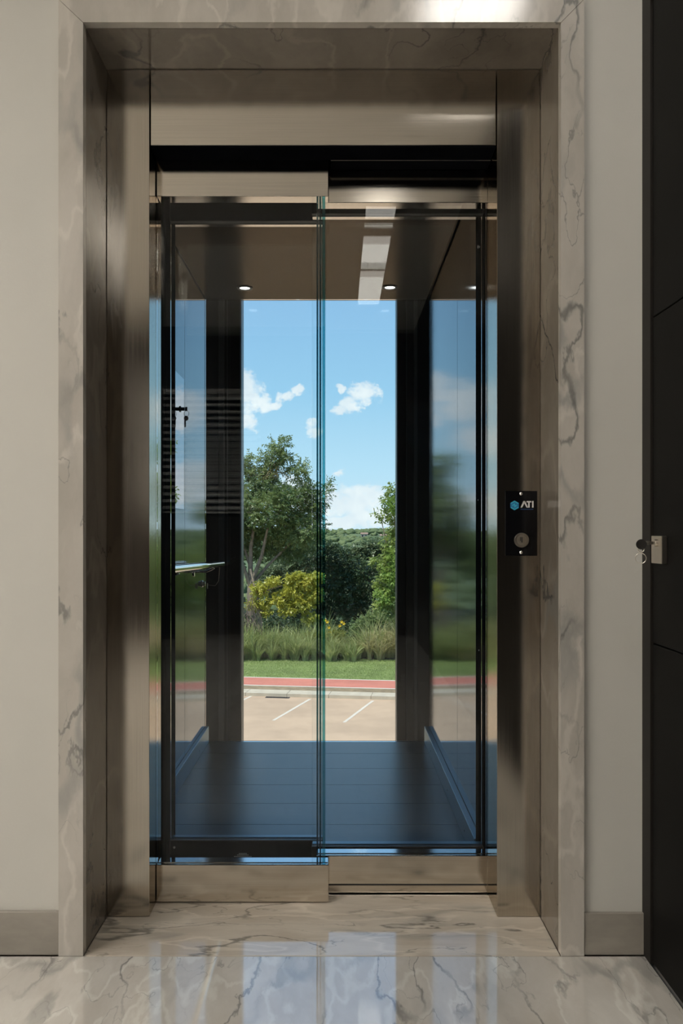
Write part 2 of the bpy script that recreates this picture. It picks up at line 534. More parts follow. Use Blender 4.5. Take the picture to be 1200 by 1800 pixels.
def build_np(name, verts, faces_flat, per_face, mats, parent=None, mat_idx=None):
    """Fast path for large leaf clouds: all faces have the same vertex count."""
    org = np.array([*(verts[:, :2].min(0) + verts[:, :2].max(0)) / 2, verts[:, 2].min()])
    me = bpy.data.meshes.new(name)
    nf = len(faces_flat) // per_face
    me.vertices.add(len(verts))
    me.vertices.foreach_set('co', (verts - org).astype(np.float32).ravel())
    me.loops.add(len(faces_flat))
    me.loops.foreach_set('vertex_index', faces_flat.astype(np.int32))
    me.polygons.add(nf)
    me.polygons.foreach_set('loop_start', (np.arange(nf) * per_face).astype(np.int32))
    try:
        me.polygons.foreach_set('loop_total', np.full(nf, per_face, dtype=np.int32))
    except Exception:
        pass
    for m in (mats if isinstance(mats, (list, tuple)) else [mats]):
        me.materials.append(m)
    if mat_idx is not None:
        me.polygons.foreach_set('material_index', mat_idx.astype(np.int32))
    me.update(calc_edges=True)
    me.validate()
    return link(name, me, org, parent)


def empty(name, loc, parent=None):
    o = link(name, None, loc, parent)
    o.empty_display_size = 0.1
    return o


def tag(o, label=None, cat=None, group=None, kind=None):
    if label:
        o['label'] = label
    if cat:
        o['category'] = cat
    if group:
        o['group'] = group
    if kind:
        o['kind'] = kind
    return o


def bx(*a, **k):
    return Geo().box(*a, **k)


def at(px, py, d):
    return Vector(((px - VX) / F_PX * d, d, EYE - (py - VY) / F_PX * d))


# ================================================================== THE LOBBY
PX0, PX1, PTOP = -0.600, 0.5245, 2.198        # portal opening
FX0, FX1 = -0.658, 0.579                      # outer edges of the marble facing
RX = 0.7225                                   # right wall plane
LX, BY, CZ = -3.4, -3.3, 2.9
WY = 2.012                                    # plane of the plastered wall

floor = tag(build('floor', bx(LX, RX + 0.12, BY, 2.2, -0.12, -0.012), M['grout']), 'pale veined marble floor of the lift lobby', kind='structure')
xs = [LX, -2.15, -0.93, RX]
ys = [BY, -1.6, 0.2, 1.998]
for i in range(3):
    for j in range(3):
        build('floor_tile', bx(xs[i] + 0.001, xs[i + 1] - 0.001, ys[j] + 0.001, ys[j + 1] - 0.001, -0.012, 0, bevel=0.0008), M['marble_floor'], floor)
build('threshold_slab', bx(PX0 + 0.001, PX1 - 0.001, 2.0005, 2.334, -0.012, 0.0, bevel=0.0008), M['marble_step'], floor)

g = Geo()
g.box(LX, FX0, WY, 2.2, 0, CZ)
g.box(FX1, RX + 0.12, WY, 2.2, 0, CZ)
g.box(FX0, FX1, WY, 2.2, PTOP + 0.055, CZ)
tag(build('wall_front', g, M['plaster']), 'warm white plastered wall around the lift portal', kind='structure')
tag(build('wall_left', bx(LX - 0.12, LX, BY, 2.2, 0, CZ), M['plaster']), 'warm white plastered side wall of the lobby', kind='structure')
tag(build('ceiling', bx(LX - 0.12, RX + 0.12, BY - 0.12, 2.2, CZ, CZ + 0.15), M['ceiling']), 'off-white lobby ceiling', kind='structure')
# dark rear wall with a window
wx0, wx1, wz0, wz1 = -1.75, -0.75, 1.15, 2.3
g = Geo()
g.box(LX, wx0, BY - 0.12, BY, 0, CZ)
g.box(wx1, RX + 0.12, BY - 0.12, BY, 0, CZ)
g.box(wx0, wx1, BY - 0.12, BY, 0, wz0)
g.box(wx0, wx1, BY - 0.12, BY, wz1, CZ)
tag(build('wall_back', g, M['dark_wall']), 'dark timber wall at the back of the lobby', kind='structure')
win = tag(empty('window_1', ((wx0 + wx1) / 2, BY - 0.06, wz0)), 'window with horizontal blinds in the dark back wall', kind='structure')
g = Geo()
for a in ((wx0, wx0 + 0.05, wz0, wz1), (wx1 - 0.05, wx1, wz0, wz1), (wx0 + 0.05, wx1 - 0.05, wz0, wz0 + 0.05), (wx0 + 0.05, wx1 - 0.05, wz1 - 0.05, wz1)):
    g.box(a[0], a[1], BY - 0.10, BY - 0.02, a[2], a[3])
build('window_frame', g, M['black_trim'], win)
build('pane', bx(wx0 + 0.05, wx1 - 0.05, BY - 0.065, BY - 0.059, wz0 + 0.05, wz1 - 0.05), M['dark_glass'], win)
blind = tag(empty('window_blind', ((wx0 + wx1) / 2, BY + 0.03, wz0 + 0.02)), 'grey slatted venetian blind hanging at the lobby window', 'blind')
build('head_rail', bx(wx0 - 0.01, wx1 + 0.01, BY + 0.005, BY + 0.055, wz1 - 0.03, wz1 + 0.015, bevel=0.004), M['blind'], blind)
build('bottom_rail', bx(wx0, wx1, BY + 0.015, BY + 0.045, wz0 + 0.02, wz0 + 0.035, bevel=0.003), M['blind'], blind)
sl = None
for k in range(17):
    z = wz0 + 0.07 + k * 0.063
    if sl is None:
        sl = build('slat', Geo().prism([(BY + 0.012, z + 0.014), (BY + 0.040, z - 0.014), (BY + 0.041, z - 0.0125), (BY + 0.013, z + 0.0155)], 'x', wx0, wx1), M['blind'], blind)
        z_first = WLOC[sl].z
        z0s = z
    else:
        link('slat', sl.data, (WLOC[sl].x, WLOC[sl].y, z_first + z - z0s), blind)

# right wall and the dark flush door in it
DY0, DY1, DTOP = 0.96, 2.0, 2.26
g = Geo()
g.box(RX, RX + 0.12, BY, DY0, 0, CZ)
g.box(RX, RX + 0.12, DY0, WY, DTOP, CZ)
tag(build('wall_right', g, M['black_panel']), 'dark clad wall on the right of the lobby', kind='structure')
door = tag(empty('door_1', (RX + 0.03, (DY0 + DY1) / 2, 0)), 'tall black panelled door in the right-hand wall', kind='structure')
g = Geo()
g.box(RX - 0.002, RX + 0.12, DY1 - 0.040, WY, 0.0, DTOP)
g.box(RX - 0.002, RX + 0.12, DY0, DY0 + 0.040, 0.0, DTOP)
g.box(RX - 0.002, RX + 0.12, DY0 + 0.04, DY1 - 0.04, DTOP - 0.03, DTOP)
build('door_frame', g, M['black_trim'], door)
build('door_core', bx(RX + 0.018, RX + 0.05, DY0 + 0.042, DY1 - 0.042, 0.004, DTOP - 0.032), M['gap'], door)
for z0, z1 in ((0.006, 0.7405), (0.7435, 1.4905), (1.4935, DTOP - 0.034)):
    build('door_panel', bx(RX + 0.002, RX + 0.0178, DY0 + 0.044, DY1 - 0.045, z0, z1, bevel=0.0012), M['black_panel'], door)
# rim lock with its key
ly0, ly1, lz0, lz1 = 1.868, 1.930, 0.940, 0.990
lock = build('lock_case', bx(RX - 0.011, RX + 0.0018, ly0, ly1, lz0 - 0.012, lz1, bevel=0.0015, seg=2), M['nickel'], door)
kc = Vector((RX - 0.011, 1.893, 0.974))
build('lock_cylinder', Geo().lathe(kc, (-1, 0, 0), [(0, 0.0085), (0.006, 0.0085), (0.007, 0.0075), (0.0075, 0.0)], 20), M['nickel'], lock, True)
key = tag(empty('key', (kc.x - 0.045, kc.y, kc.z - 0.05)), 'key with dark bow and split ring left in the door lock', 'key')
build('key_blade', Geo().box(kc.x - 0.026, kc.x - 0.0082, kc.y - 0.001, kc.y + 0.001, kc.z - 0.0035, kc.z + 0.0035).lathe((kc.x - 0.020, kc.y, kc.z), (-1, 0, 0), [(0, 0.0045), (0.005, 0.0045)], 14), M['nickel'], key, True)
g = Geo()
g.lathe((kc.x - 0.036, kc.y - 0.0017, kc.z - 0.003), (0.25, 1, 0), [(-0.0019, 0.010), (-0.0022, 0.0115), (0.0016, 0.0115), (0.0019, 0.010)], 24)
build('key_bow', g, M['key_black'], key, True)
build('bow_eyelet', Geo().torus((kc.x - 0.037, kc.y - 0.002, kc.z - 0.014), (0.25, 1, 0), 0.0065, 0.0013, 20, 8), M['nickel'], key, True)
build('split_ring', Geo().torus((kc.x - 0.0375, kc.y - 0.002, kc.z - 0.034), (0.45, 1, 0), 0.0115, 0.0008, 28, 8), M['nickel'], key, True)

# baseboards
tag(build('baseboard_left', bx(LX, FX0 - 0.0005, 2.002, WY, 0, 0.102, bevel=0.0012), M['marble_base']), 'grey-brown stone baseboard left of the portal', kind='structure')
tag(build('baseboard_right', bx(FX1 + 0.0005, RX - 0.0005, 2.002, WY, 0, 0.099, bevel=0.0012), M['marble_base']), 'short grey-brown stone baseboard right of the portal', kind='structure')

# marble portal: mitred facings and reveal slabs
trim = tag(empty('trim_1', ((PX0 + PX1) / 2, 2.05, 0)), 'veined marble portal framing the lift entrance', kind='structure')
fw = 0.055
ft = PTOP + fw
gp = 0.0006
build('marble_facing', Geo().prism([(FX0, 0), (PX0, 0), (PX0, PTOP - gp), (FX0, ft - gp)], 'y', 1.998, WY + 0.01), M['marble_trim'], trim)
build('marble_facing', Geo().prism([(PX1, 0), (FX1, 0), (FX1, ft - gp), (PX1, PTOP - gp)], 'y', 1.998, WY + 0.01), M['marble_trim'], trim)
build('marble_facing', Geo().prism([(PX0, PTOP + gp), (PX1, PTOP + gp), (FX1, ft + gp), (FX0, ft + gp)], 'y', 1.998, WY + 0.01), M['marble_trim'], trim)
build('reveal_slab', bx(PX0 - 0.02, PX0, 2.023, 2.42, 0, PTOP), M['marble_shaded'], trim)
build('reveal_slab', bx(PX1, PX1 + 0.02, 2.023, 2.42, 0, PTOP), M['marble_shaded'], trim)
build('soffit_slab', bx(PX0, PX1, 2.023, 2.42, PTOP, PTOP + 0.02), M['marble_shaded'], trim)

# ceiling lights: the slim run, plus added unseen fill panels
def led_panel(x0, x1, y0, y1, label, group, mat, fr=0.025, cat='ceiling light', drop=0.02):
    t = tag(empty('ceiling_light', ((x0 + x1) / 2, (y0 + y1) / 2, CZ - drop)), label, cat, group)
    g = Geo()
    for a in ((x0, x1, y0, y0 + fr), (x0, x1, y1 - fr, y1), (x0, x0 + fr, y0 + fr, y1 - fr), (x1 - fr, x1, y0 + fr, y1 - fr)):
        g.box(a[0], a[1], a[2], a[3], CZ - drop, CZ - 0.0005)
    build('fixture_frame', g, M['fixture'], t)
    build('diffuser', bx(x0 + fr, x1 - fr, y0 + fr, y1 - fr, CZ - drop * 0.7, CZ - drop * 0.3), mat, t)
    return t


for (y0, nm) in ((-0.50, 'added square fill light panel left of the lobby centre'), (-2.05, 'added square fill light panel nearest the dark back wall')):
    led_panel(-3.25, -2.05, y0, y0 + 1.2, nm, 'added square fill light panels', M['fill_led'])
led_panel(0.28, 0.68, 0.78, 1.10, 'added small fill light panel above the approach to the lift', None, M['wash'])
for (y0, y1, nm) in ((-0.44, -0.20, 'slim ceiling light nearest the lift doors, first of the run'), (-1.28, -0.69, 'slim ceiling light in the middle of the run'),
                     (-2.23, -1.41, 'slim ceiling light furthest from the lift, last of the run')):
    led_panel(0.14, 0.36, y0, y1, nm, 'slim ceiling lights in a run', M['strip'], 0.022)

# ================================================================== LIFT LANDING FRAME
CIL, CIR = -0.489, 0.4118
frame = tag(empty('elevator_door_frame', ((CIL + CIR) / 2, 2.27, 0)), 'brushed steel lift door surround inside the marble portal', 'door frame')
build('column', bx(PX0 + 0.001, CIL, 2.2, 2.345, 0.0015, PTOP - 0.001, bevel=0.0007), M['steel'], frame)
build('column', bx(CIR, PX1 - 0.001, 2.2, 2.345, 0.0015, PTOP - 0.001, bevel=0.0007), M['steel'], frame)
build('header_shade_plate', bx(CIL + 0.0025, CIR - 0.0025, 2.202, 2.279, 1.9965, 1.9995), M['matte_black'], frame)  # black plate stands in for the shade under the steel header
build('header', bx(CIL + 0.0025, CIR - 0.0025, 2.2, 2.278, 2.000, PTOP - 0.001, bevel=0.002, seg=2), M['steel_h'], frame)
build('header_underside', bx(CIL, CIR, 2.279, 2.42, 2.03, 2.12), M['matte_black'], frame)
build('rear_jamb', bx(PX0, CIL + 0.0002, 2.346, 2.40, 0.0, 2.1), M['matte_black'], frame)
build('rear_jamb', bx(CIR + 0.0018, PX1, 2.346, 2.40, 0.0, 2.1), M['matte_black'], frame)
trk = build('door_track', bx(-0.02, CIR - 0.001, 2.282, 2.337, 1.996, 2.029, bevel=0.001), M['matte_black'], frame)
build('track_bolt', Geo().lathe((0.391, 2.282, 2.004), (0, -1, 0), [(0, 0.007), (0.002, 0.007), (0.003, 0.005), (0.003, 0)], 16), M['chrome'], trk, True)
build('track_lip', bx(-0.02, CIR - 0.002, 2.2795, 2.2815, 1.9965, 2.0005), M['nickel'], trk)

# sills
sill = tag(empty('landing_sill', (-0.04, 2.34, -0.01)), 'grooved steel lift threshold under the glass doors', 'door sill')
for y0, y1 in ((2.3355, 2.350), (2.355, 2.366), (2.371, 2.398)):
    build('sill_rib', bx(CIL + 0.001, CIR - 0.001, y0, y1, -0.012, -0.001 if y0 > 2.3 else 0.0, bevel=0.001), M['nickel'], sill)
build('sill_bed', bx(CIL, CIR, 2.335, 2.40, -0.03, -0.012), M['gap'], sill)


# ------------------------------------------------------------------ glass door leaves
def pane_geo(x0, x1, y0, y1, z0, z1):
    return bx(x0, x1, y0, y1, z0, z1, bevel=0.0008)


def leaf(name, label, x0, x1, y0, y1, zb, zt, top, rail_mat, glass_y, seal_side, screws=False, cat='elevator door', gx1=None):
    t = tag(empty(name, ((x0 + x1) / 2, (y0 + y1) / 2, 0.004)), label, cat)
    build('bottom_rail', bx(x0, x1, y0, y1, 0.004, zb, bevel=0.0018, seg=2), rail_mat, t)
    build('top_rail', bx(x0, x1, y0, y1, zt, top, bevel=0.0018, seg=2), rail_mat, t)
    ga, gb = x0 + 0.001, (gx1 if gx1 is not None else x1 - 0.004)
    build('glass_pane', pane_geo(ga, gb, glass_y, glass_y + 0.010, zb - 0.0005, zt + 0.0005), M['glass'], t)
    return t


lw, rw = M['steel_h'], M['steel_h']
L1 = leaf('glass_door_leaf', 'front left glass lift door leaf with brushed steel rails', CIL + 0.001, -0.0255, 2.281, 2.328, 0.104, 1.9005, 2.025, lw, 2.283, 'r', gx1=-0.0345)
build('glass_edge', bx(-0.0425, -0.0345, 2.2825, 2.2935, 0.1045, 1.900, bevel=0.0005), M['seal'], L1)
build('glass_edge', bx(-0.0505, -0.0465, 2.2935, 2.2955, 0.1045, 1.900), M['seal_dark'], L1)
L2 = leaf('glass_door_leaf', 'recessed right glass lift door leaf with brushed steel rails', -0.060, CIR + 0.001, 2.340, 2.386, 0.106, 1.906, 2.027, rw, 2.343, 'l')
build('glass_edge', bx(-0.0595, -0.0545, 2.3425, 2.3435, 0.1065, 1.905), M['seal_dark'], L2)
build('rail_groove', bx(-0.058, CIR - 0.001, 2.3392, 2.3402, 0.024, 0.028), M['gap'], L2)
C2 = leaf('cab_door_leaf', 'right glass lift cab door leaf with slim black rails', -0.075, CIR + 0.001, 2.412, 2.450, 0.104, 1.903, 2.05, M['black_frame'], 2.417, 'l', cat='elevator door')
C1 = leaf('cab_door_leaf', 'left glass lift cab door leaf with wide black rails and etched mark', CIL + 0.001, -0.044, 2.462, 2.500, 0.104, 1.900, 2.05, M['black_frame'], 2.470, 'r', cat='elevator door')
build('ledge_strip', bx(CIL + 0.003, -0.046, 2.481, 2.499, 0.1041, 0.1062), M['kick'], C1)
build('ledge_strip', bx(-0.073, CIR - 0.001, 2.428, 2.449, 0.1041, 0.1062), M['kick'], C2)
build('ledge_strip', bx(CIL + 0.003, -0.046, 2.481, 2.499, 1.8965, 1.8998), M['steel_h'], C1)
build('ledge_strip', bx(-0.073, CIR - 0.001, 2.428, 2.449, 1.8995, 1.9028), M['steel_h'], C2)
build('ledge_strip', bx(CIL + 0.003, -0.028, 2.2945, 2.327, 0.1041, 0.1058), M['chrome'], L1)
build('ledge_strip', bx(-0.058, CIR - 0.001, 2.3545, 2.385, 0.1061, 0.1078), M['chrome'], L2)
build('glass_edge', bx(-0.0535, -0.048, 2.4695, 2.4705, 0.107, 1.895), M['seal'], C1)
for sx in (-0.475, -0.062):
    build('screw', Geo().lathe((sx, 2.462, 0.083), (0, -1, 0), [(0, 0.0035), (0.001, 0.0035), (0.002, 0.002), (0.002, 0)], 12), M['nickel'], C1, True)
mk = Geo()
cxm = at(427, 1505, 2.4615).x
for zc, hw_, dash in ((0.0655, 0.012, 5), (0.0615, 0.017, 7), (0.057, 0.026, 11)):
    for k in range(dash):
        a0 = -hw_ + 2 * hw_ * k / dash
        mk.box(cxm + a0, cxm + a0 + 1.55 * hw_ / dash, 2.4614, 2.462, zc - 0.0011, zc + 0.0011)
build('etched_mark', mk, M['etch'], C1)

# ================================================================== LIFT CAB
CX0, CX1, CY0, CY1, CH = -0.63, 0.43, 2.55, 4.054, 2.102
cab = tag(empty('elevator_cab', ((CX0 + CX1) / 2, (CY0 + CY1) / 2, -0.03)), 'lift cab with steel side walls and a fully glazed rear', 'elevator')
cf = build('cab_floor', bx(CX0, CX1, CY0 - 0.13, CY1, -0.03, -0.004), M['gap'], cab)
ysn = [CY0, 2.66, 2.895, 3.12, 3.35, 3.58, 3.82, CY1]
for a, b in zip(ysn[:-1], ysn[1:]):
    build('floor_plank', bx(CX0, CX1, a + 0.0005, b - 0.0005, -0.004, 0, bevel=0.0008), M['cab_floor'], cf)
for y0, y1 in ((2.412, 2.435), (2.440, 2.465), (2.470, 2.500), (2.505, 2.5495)):
    build('sill_rib', bx(CIL + 0.001, CIR - 0.001, y0, y1, -0.004, 0.0, bevel=0.0008), M['nickel'], cab)
# walls
for side, xa, xb, joint in (('l', CX0 - 0.02, CX0, 3.49), ('r', CX1, CX1 + 0.02, 3.06)):
    w = build('side_wall', bx(xa - 0.012 if side == 'l' else xb, xa if side == 'l' else xb + 0.012, CY0, CY1 - 0.001, 0.0, CH), M['gap'], cab)
    for a, b in ((CY0, joint), (joint, CY1 - 0.04)):
        build('wall_panel', bx(xa, xb, a + 0.0012, b - 0.0012, 0.001, CH - 0.002, bevel=0.001), M['cab_wall'], w)
# ceiling
ce = build('cab_ceiling', bx(CX0 + 0.004, CX1 - 0.004, CY0 - 0.04, CY1, CH, CH + 0.03, bevel=0.001), M['cab_ceiling'], cab)
build('ceiling_shadow_gap', bx(CX0 - 0.03, CX1 + 0.03, CY0 - 0.04, CY1, CH + 0.031, CH + 0.05), M['gap'], cab)
# kick plates
for side in (0, 1):
    xa, xb = ((CX0 + 0.0005, CX0 + 0.017), (CX1 - 0.021, CX1 - 0.0005))[side]
    kp = build('kick_plate', bx(xa, xb, CY0 + 0.002, CY1 - 0.027, 0.0005, 0.076, bevel=0.0012), M['kick'], cab)
    xe = xb if side == 0 else xa
    for yy in (2.75, 3.18, 3.75):
        build('screw', Geo().lathe((xe, yy, 0.03), (1 if side == 0 else -1, 0, 0), [(0, 0.003), (0.0008, 0.003), (0.0012, 0)], 10), M['slot'], kp, True)
# front posts
build('front_post', bx(CX0 - 0.03, CIL + 0.0005, 2.405, CY0, 0.0, CH, bevel=0.001), M['matte_black'], cab)
fp = build('front_post', bx(CIR + 0.0015, CX1 + 0.03, 2.405, CY0, 0.0, CH, bevel=0.001), M['matte_black'], cab)
build('front_transom', bx(CX0 - 0.03, CX1 + 0.03, 2.505, CY0 - 0.042, 1.98, CH + 0.05, bevel=0.001), M['black_frame'], cab)
for (py_, pz_, rr) in ((2.505, at(846, 434, 2.505).z, 0.0045), (2.478, at(851, 434, 2.478).z, 0.0030), (2.505, at(846, 879, 2.505).z, 0.0022), (2.49, at(846, 1143, 2.49).z, 0.002)):
    build('sensor_dot', Geo().lathe((CIR + 0.0015, py_, pz_), (-1, 0, 0), [(0, rr), (0.0008, rr), (0.001, 0)], 14), M['white_dot'], fp, True)
# full-width rear glazing of the cab
build('rear_glass', bx(CX0 + 0.0005, CX1 - 0.0005, 4.030, 4.040, 0.0005, CH - 0.0005), M['glass'], cab)
# downlights in the cab ceiling
for (px, py) in ((430, 506), (685, 505)):
    d = F_PX * (CH - EYE) / (VY - py)
    c = Vector(((px - VX) / F_PX * d, d, CH))
    dl = build('downlight', Geo().lathe(c, (0, 0, -1), [(-0.004, 0.034), (0.003, 0.036), (0.0045, 0.033), (0.003, 0.024), (0.0005, 0.0235), (-0.004, 0.0235)], 32), M['black_frame'], cab, True)
    build('lamp', Geo().lathe(c, (0, 0, -1), [(-0.001, 0.0235), (0.0012, 0.022), (0.0022, 0.012), (0.0024, 0)], 24), M['lamp'], dl, True)
# handrail
ra, rb = Vector((-0.548, 2.62, 0.879)), Vector((-0.541, 3.95, 0.849))
hr = build('handrail', Geo().tube([ra - Vector((0, 0.002, 0)), ra, ra.lerp(rb, 0.5), rb, rb + Vector((0, 0.004, 0)), rb + Vector((0, 0.006, 0))], [0.011, 0.0145, 0.0145, 0.0145, 0.013, 0.008], 24), M['chrome'], cab, True)
for f in (0.22, 0.82):
    p = ra.lerp(rb, f)
    build('rail_bracket', Geo().tube([(CX0 + 0.0005, p.y, p.z - 0.03), (CX0 + 0.05, p.y, p.z - 0.03), (p.x, p.y, p.z - 0.0135)], 0.006, 12).lathe((CX0 + 0.0003, p.y, p.z - 0.03), (1, 0, 0), [(0, 0.022), (0.004, 0.022), (0.005, 0.018)], 20), M['chrome'], hr, True)
# polished operating panel with a key switch
cop = build('operating_panel', bx(CX0 + 0.0003, CX0 + 0.003, 2.95, 3.455, 1.088, 1.62, bevel=0.0008), M['mirror'], cab)
ks = at(315, 719, 3.37)
sw = Vector((CX0 + 0.0031, 3.37, ks.z))
build('key_switch', Geo().lathe(sw, (1, 0, 0), [(0, 0.012), (0.003, 0.012), (0.004, 0.007), (0.018, 0.007), (0.019, 0.0)], 20), M['slot'], cop, True)
kb = tag(empty('key', (sw.x + 0.022, sw.y, sw.z - 0.06)), 'small key bunch hanging from the switch on the left cab wall', 'key')
build('key_blade', bx(sw.x + 0.0195, sw.x + 0.029, sw.y - 0.0015, sw.y + 0.0015, sw.z - 0.008, sw.z + 0.008, bevel=0.0008), M['key_black'], kb)
build('split_ring', Geo().torus((sw.x + 0.025, sw.y, sw.z - 0.018), (0.3, 1, 0), 0.011, 0.0009, 24, 6), M['nickel'], kb, True)
build('hanging_key', Geo().lathe((sw.x + 0.0245, sw.y - 0.002, sw.z - 0.037), (0.4, 1, 0), [(-0.0015, 0.010), (0.0015, 0.010)], 20).box(sw.x + 0.017, sw.x + 0.0235, sw.y - 0.003, sw.y - 0.001, sw.z - 0.072, sw.z - 0.044), M['key_black'], kb, True)
# chained cam lock below the rail
lk = Vector((CX0, 3.93, 0.757))
cl = build('cam_lock', Geo().lathe(lk, (1, 0, 0), [(0.0003, 0.016), (0.004, 0.016), (0.006, 0.012), (0.016, 0.011), (0.017, 0)], 20), M['nickel'], cab, True)
build('lock_tag', Geo().lathe((lk.x + 0.026, lk.y, lk.z - 0.010), (1, 0.3, 0), [(-0.001, 0.0135), (0.001, 0.0135)], 20), M['nickel'], cl, True)
build('lock_wire', Geo().tube([(CX0 + 0.028, 3.93, 0.752), (CX0 + 0.06, 3.94, 0.747), (CX0 + 0.075, 3.945, 0.77), (CX0 + 0.08, 3.945, 0.838)], 0.0009, 6), M['nickel'], cl, True)

# dark posts of the glazed rear shaft front
PYR = 4.75
for lab, a, b, strips in (
        ('dark anthracite shaft post on the left of the rear view', -1.00, -0.541, ((-0.668, -0.636, 'anthracite_light', 0.010), (-0.622, -0.617, 'anthracite_light', 0.004), (-0.600, -0.5445, 'black_frame', 0.014))),
        ('dark anthracite shaft post on the right of the rear view', 0.328, 0.86, ((0.424, 0.443, 'anthracite_light', 0.010), (0.381, 0.384, 'anthracite_light', 0.004), (0.3315, 0.376, 'black_frame', 0.014)))):
    rc = tag(empty('shaft_post', ((a + b) / 2, PYR + 0.06, -5.7)), lab, 'post', 'rear shaft posts')
    build('post_body', bx(a, b, PYR, PYR + 0.12, -5.7, 3.04, bevel=0.002), M['anthracite'], rc)
    for s0, s1, mm, pr in strips:
        build('guide_strip', bx(s0, s1, PYR - pr, PYR - 0.0002, -5.6, 3.03, bevel=0.0008), M[mm], rc)

# hoistway around the cab
tag(build('wall_shaft_left', bx(-1.12, -1.002, 2.2, 4.95, -5.7, 3.2), M['pit']), 'concrete lift shaft wall on the left', kind='structure')
tag(build('wall_shaft_right', bx(0.862, 0.98, 2.2, 4.95, -5.7, 3.2), M['pit']), 'concrete lift shaft wall on the right', kind='structure')
tag(build('ceiling_shaft', bx(-1.0, 0.86, 2.425, 4.95, 3.05, 3.2), M['pit']), 'concrete roof slab of the lift shaft', kind='structure')
g = Geo()
g.box(-1.0, 0.86, 2.2, 2.42, PTOP + 0.03, 3.2)
g.box(-1.0, -0.63, 2.2, 2.40, -0.2, PTOP + 0.03)
g.box(0.55, 0.86, 2.2, 2.40, -0.2, PTOP + 0.03)
tag(build('wall_shaft_front', g, M['pit']), 'concrete shaft wall behind the portal', kind='structure')

# ================================================================== CALL STATION on the right column
sy = 2.2
X = lambda px: (px - VX) / F_PX * sy
Z = lambda py: EYE - (py - VY) / F_PX * sy
call = tag(empty('call_station', (X(915), sy - 0.002, Z(977))), 'black lift call plate with logo, lettering and key switch on the steel column', 'call panel')
fy = sy - 0.0035
build('plate', bx(X(887), X(943.5), fy, sy - 0.0002, Z(977), Z(863), bevel=0.0008), M['call_black'], call)
for py in (868, 971):
    build('screw', Geo().lathe((X(915), fy, Z(py)), (0, -1, 0), [(0, 0.0042), (0.0008, 0.0042), (0.0022, 0.0025), (0.0026, 0)], 16), M['chrome'], call, True)
# hexagon emblem
hc, hr_ = (X(903.5), Z(888.5)), 8.6 / F_PX * sy
hexo = [(hc[0] + hr_ * math.sin(a), hc[1] + hr_ * math.cos(a)) for a in [k * math.pi / 3 for k in range(6)]]
em = build('emblem', Geo().prism(hexo, 'y', fy - 0.0004, fy - 0.0001), M['logo_blue'], call)
g = Geo()


def stroke(geo, a, b, w, y0, y1, mat=0):
    ax, az = a
    bx_, bz = b
    l = math.hypot(bx_ - ax, bz - az)
    nx, nz = -(bz - az) / l * w / 2, (bx_ - ax) / l * w / 2
    geo.prism([(ax + nx, az + nz), (ax - nx, az - nz), (bx_ - nx, bz - nz), (bx_ + nx, bz + nz)], 'y', y0, y1, mat)


for k in (0, 2, 3, 5):
    a, b = hexo[k], hexo[(k + 1) % 6]
    a = (hc[0] + (a[0] - hc[0]) * 0.84, hc[1] + (a[1] - hc[1]) * 0.84)
    b = (hc[0] + (b[0] - hc[0]) * 0.84, hc[1] + (b[1] - hc[1]) * 0.84)
    stroke(g, a, b, hr_ * 0.2, fy - 0.0008, fy - 0.00041)
for (a, b) in (((-0.45, -0.05), (0.05, 0.33)), ((-0.05, -0.33), (0.45, 0.05)), ((-0.05, 0.12), (0.10, -0.10))):
    stroke(g, (hc[0] + a[0] * hr_, hc[1] + a[1] * hr_), (hc[0] + b[0] * hr_, hc[1] + b[1] * hr_), hr_ * 0.2, fy - 0.0008, fy - 0.00041)
build('emblem_lines', g, M['logo_cyan'], em)
# lettering A T I (the A has no crossbar)
pxu = 1 / F_PX * sy
yl0, yl1 = fy - 0.0006, fy - 0.0001
g = Geo()
zb_, zt_ = Z(892.3), Z(880.8)
g.prism([(X(914), zb_), (X(916.8), zb_), (X(920.6), zt_ - 4.2 * pxu), (X(922.0), zt_ - 1.0 * pxu), (X(921.6), zt_), (X(919.0), zt_)], 'y', yl0, yl1)
g.prism([(X(924.6), zb_), (X(927.2), zb_), (X(922.0), zt_), (X(920.4), zt_), (X(920.2), zt_ - 3.0 * pxu)], 'y', yl0, yl1)
build('letter', g, M['logo_white'], call)
build('letter', Geo().box(X(924.6), X(932.8), yl0, yl1, zt_ - 2.4 * pxu, zt_).box(X(927.3), X(930.0), yl0, yl1, zb_, zt_ - 2.4 * pxu), M['logo_white'], call)
build('letter', Geo().box(X(934.2), X(936.8), yl0, yl1, zb_, zt_), M['logo_white'], call)
g = Geo()
for k in range(9):
    g.box(X(914.2 + 2.5 * k), X(915.9 + 2.5 * k), yl0, yl1, Z(896.0), Z(894.4))
build('small_print', g, M['logo_navy'], call)
# key switch
kx, kz = X(915.5), Z(949.5)
kr = 13.0 * pxu
ksw = build('key_switch', Geo().lathe((kx, fy, kz), (0, -1, 0), [(0.0, kr), (0.004, kr), (0.006, kr * 0.93), (0.0062, kr * 0.72), (0.005, kr * 0.70), (0.005, 0)], 8 * 4), M['nickel'], call, True)
build('switch_barrel', Geo().lathe((kx, fy - 0.0051, kz), (0, -1, 0), [(0, kr * 0.66), (0.0012, kr * 0.64), (0.0018, kr * 0.5), (0.0018, 0)], 24), M['nickel'], ksw, True)
build('key_slot', bx(kx - 0.0012, kx + 0.0012, fy - 0.0074, fy - 0.0070, kz - 0.006, kz + 0.008).box(kx - 0.0045, kx - 0.0030, fy - 0.0074, fy - 0.0070, kz - 0.002, kz + 0.008), M['slot'], ksw)

# ================================================================== OUTSIDE
GZ = EYE - 6.75
ANG = math.radians(-7.9)
PIV = Vector((-0.9, 34.4))


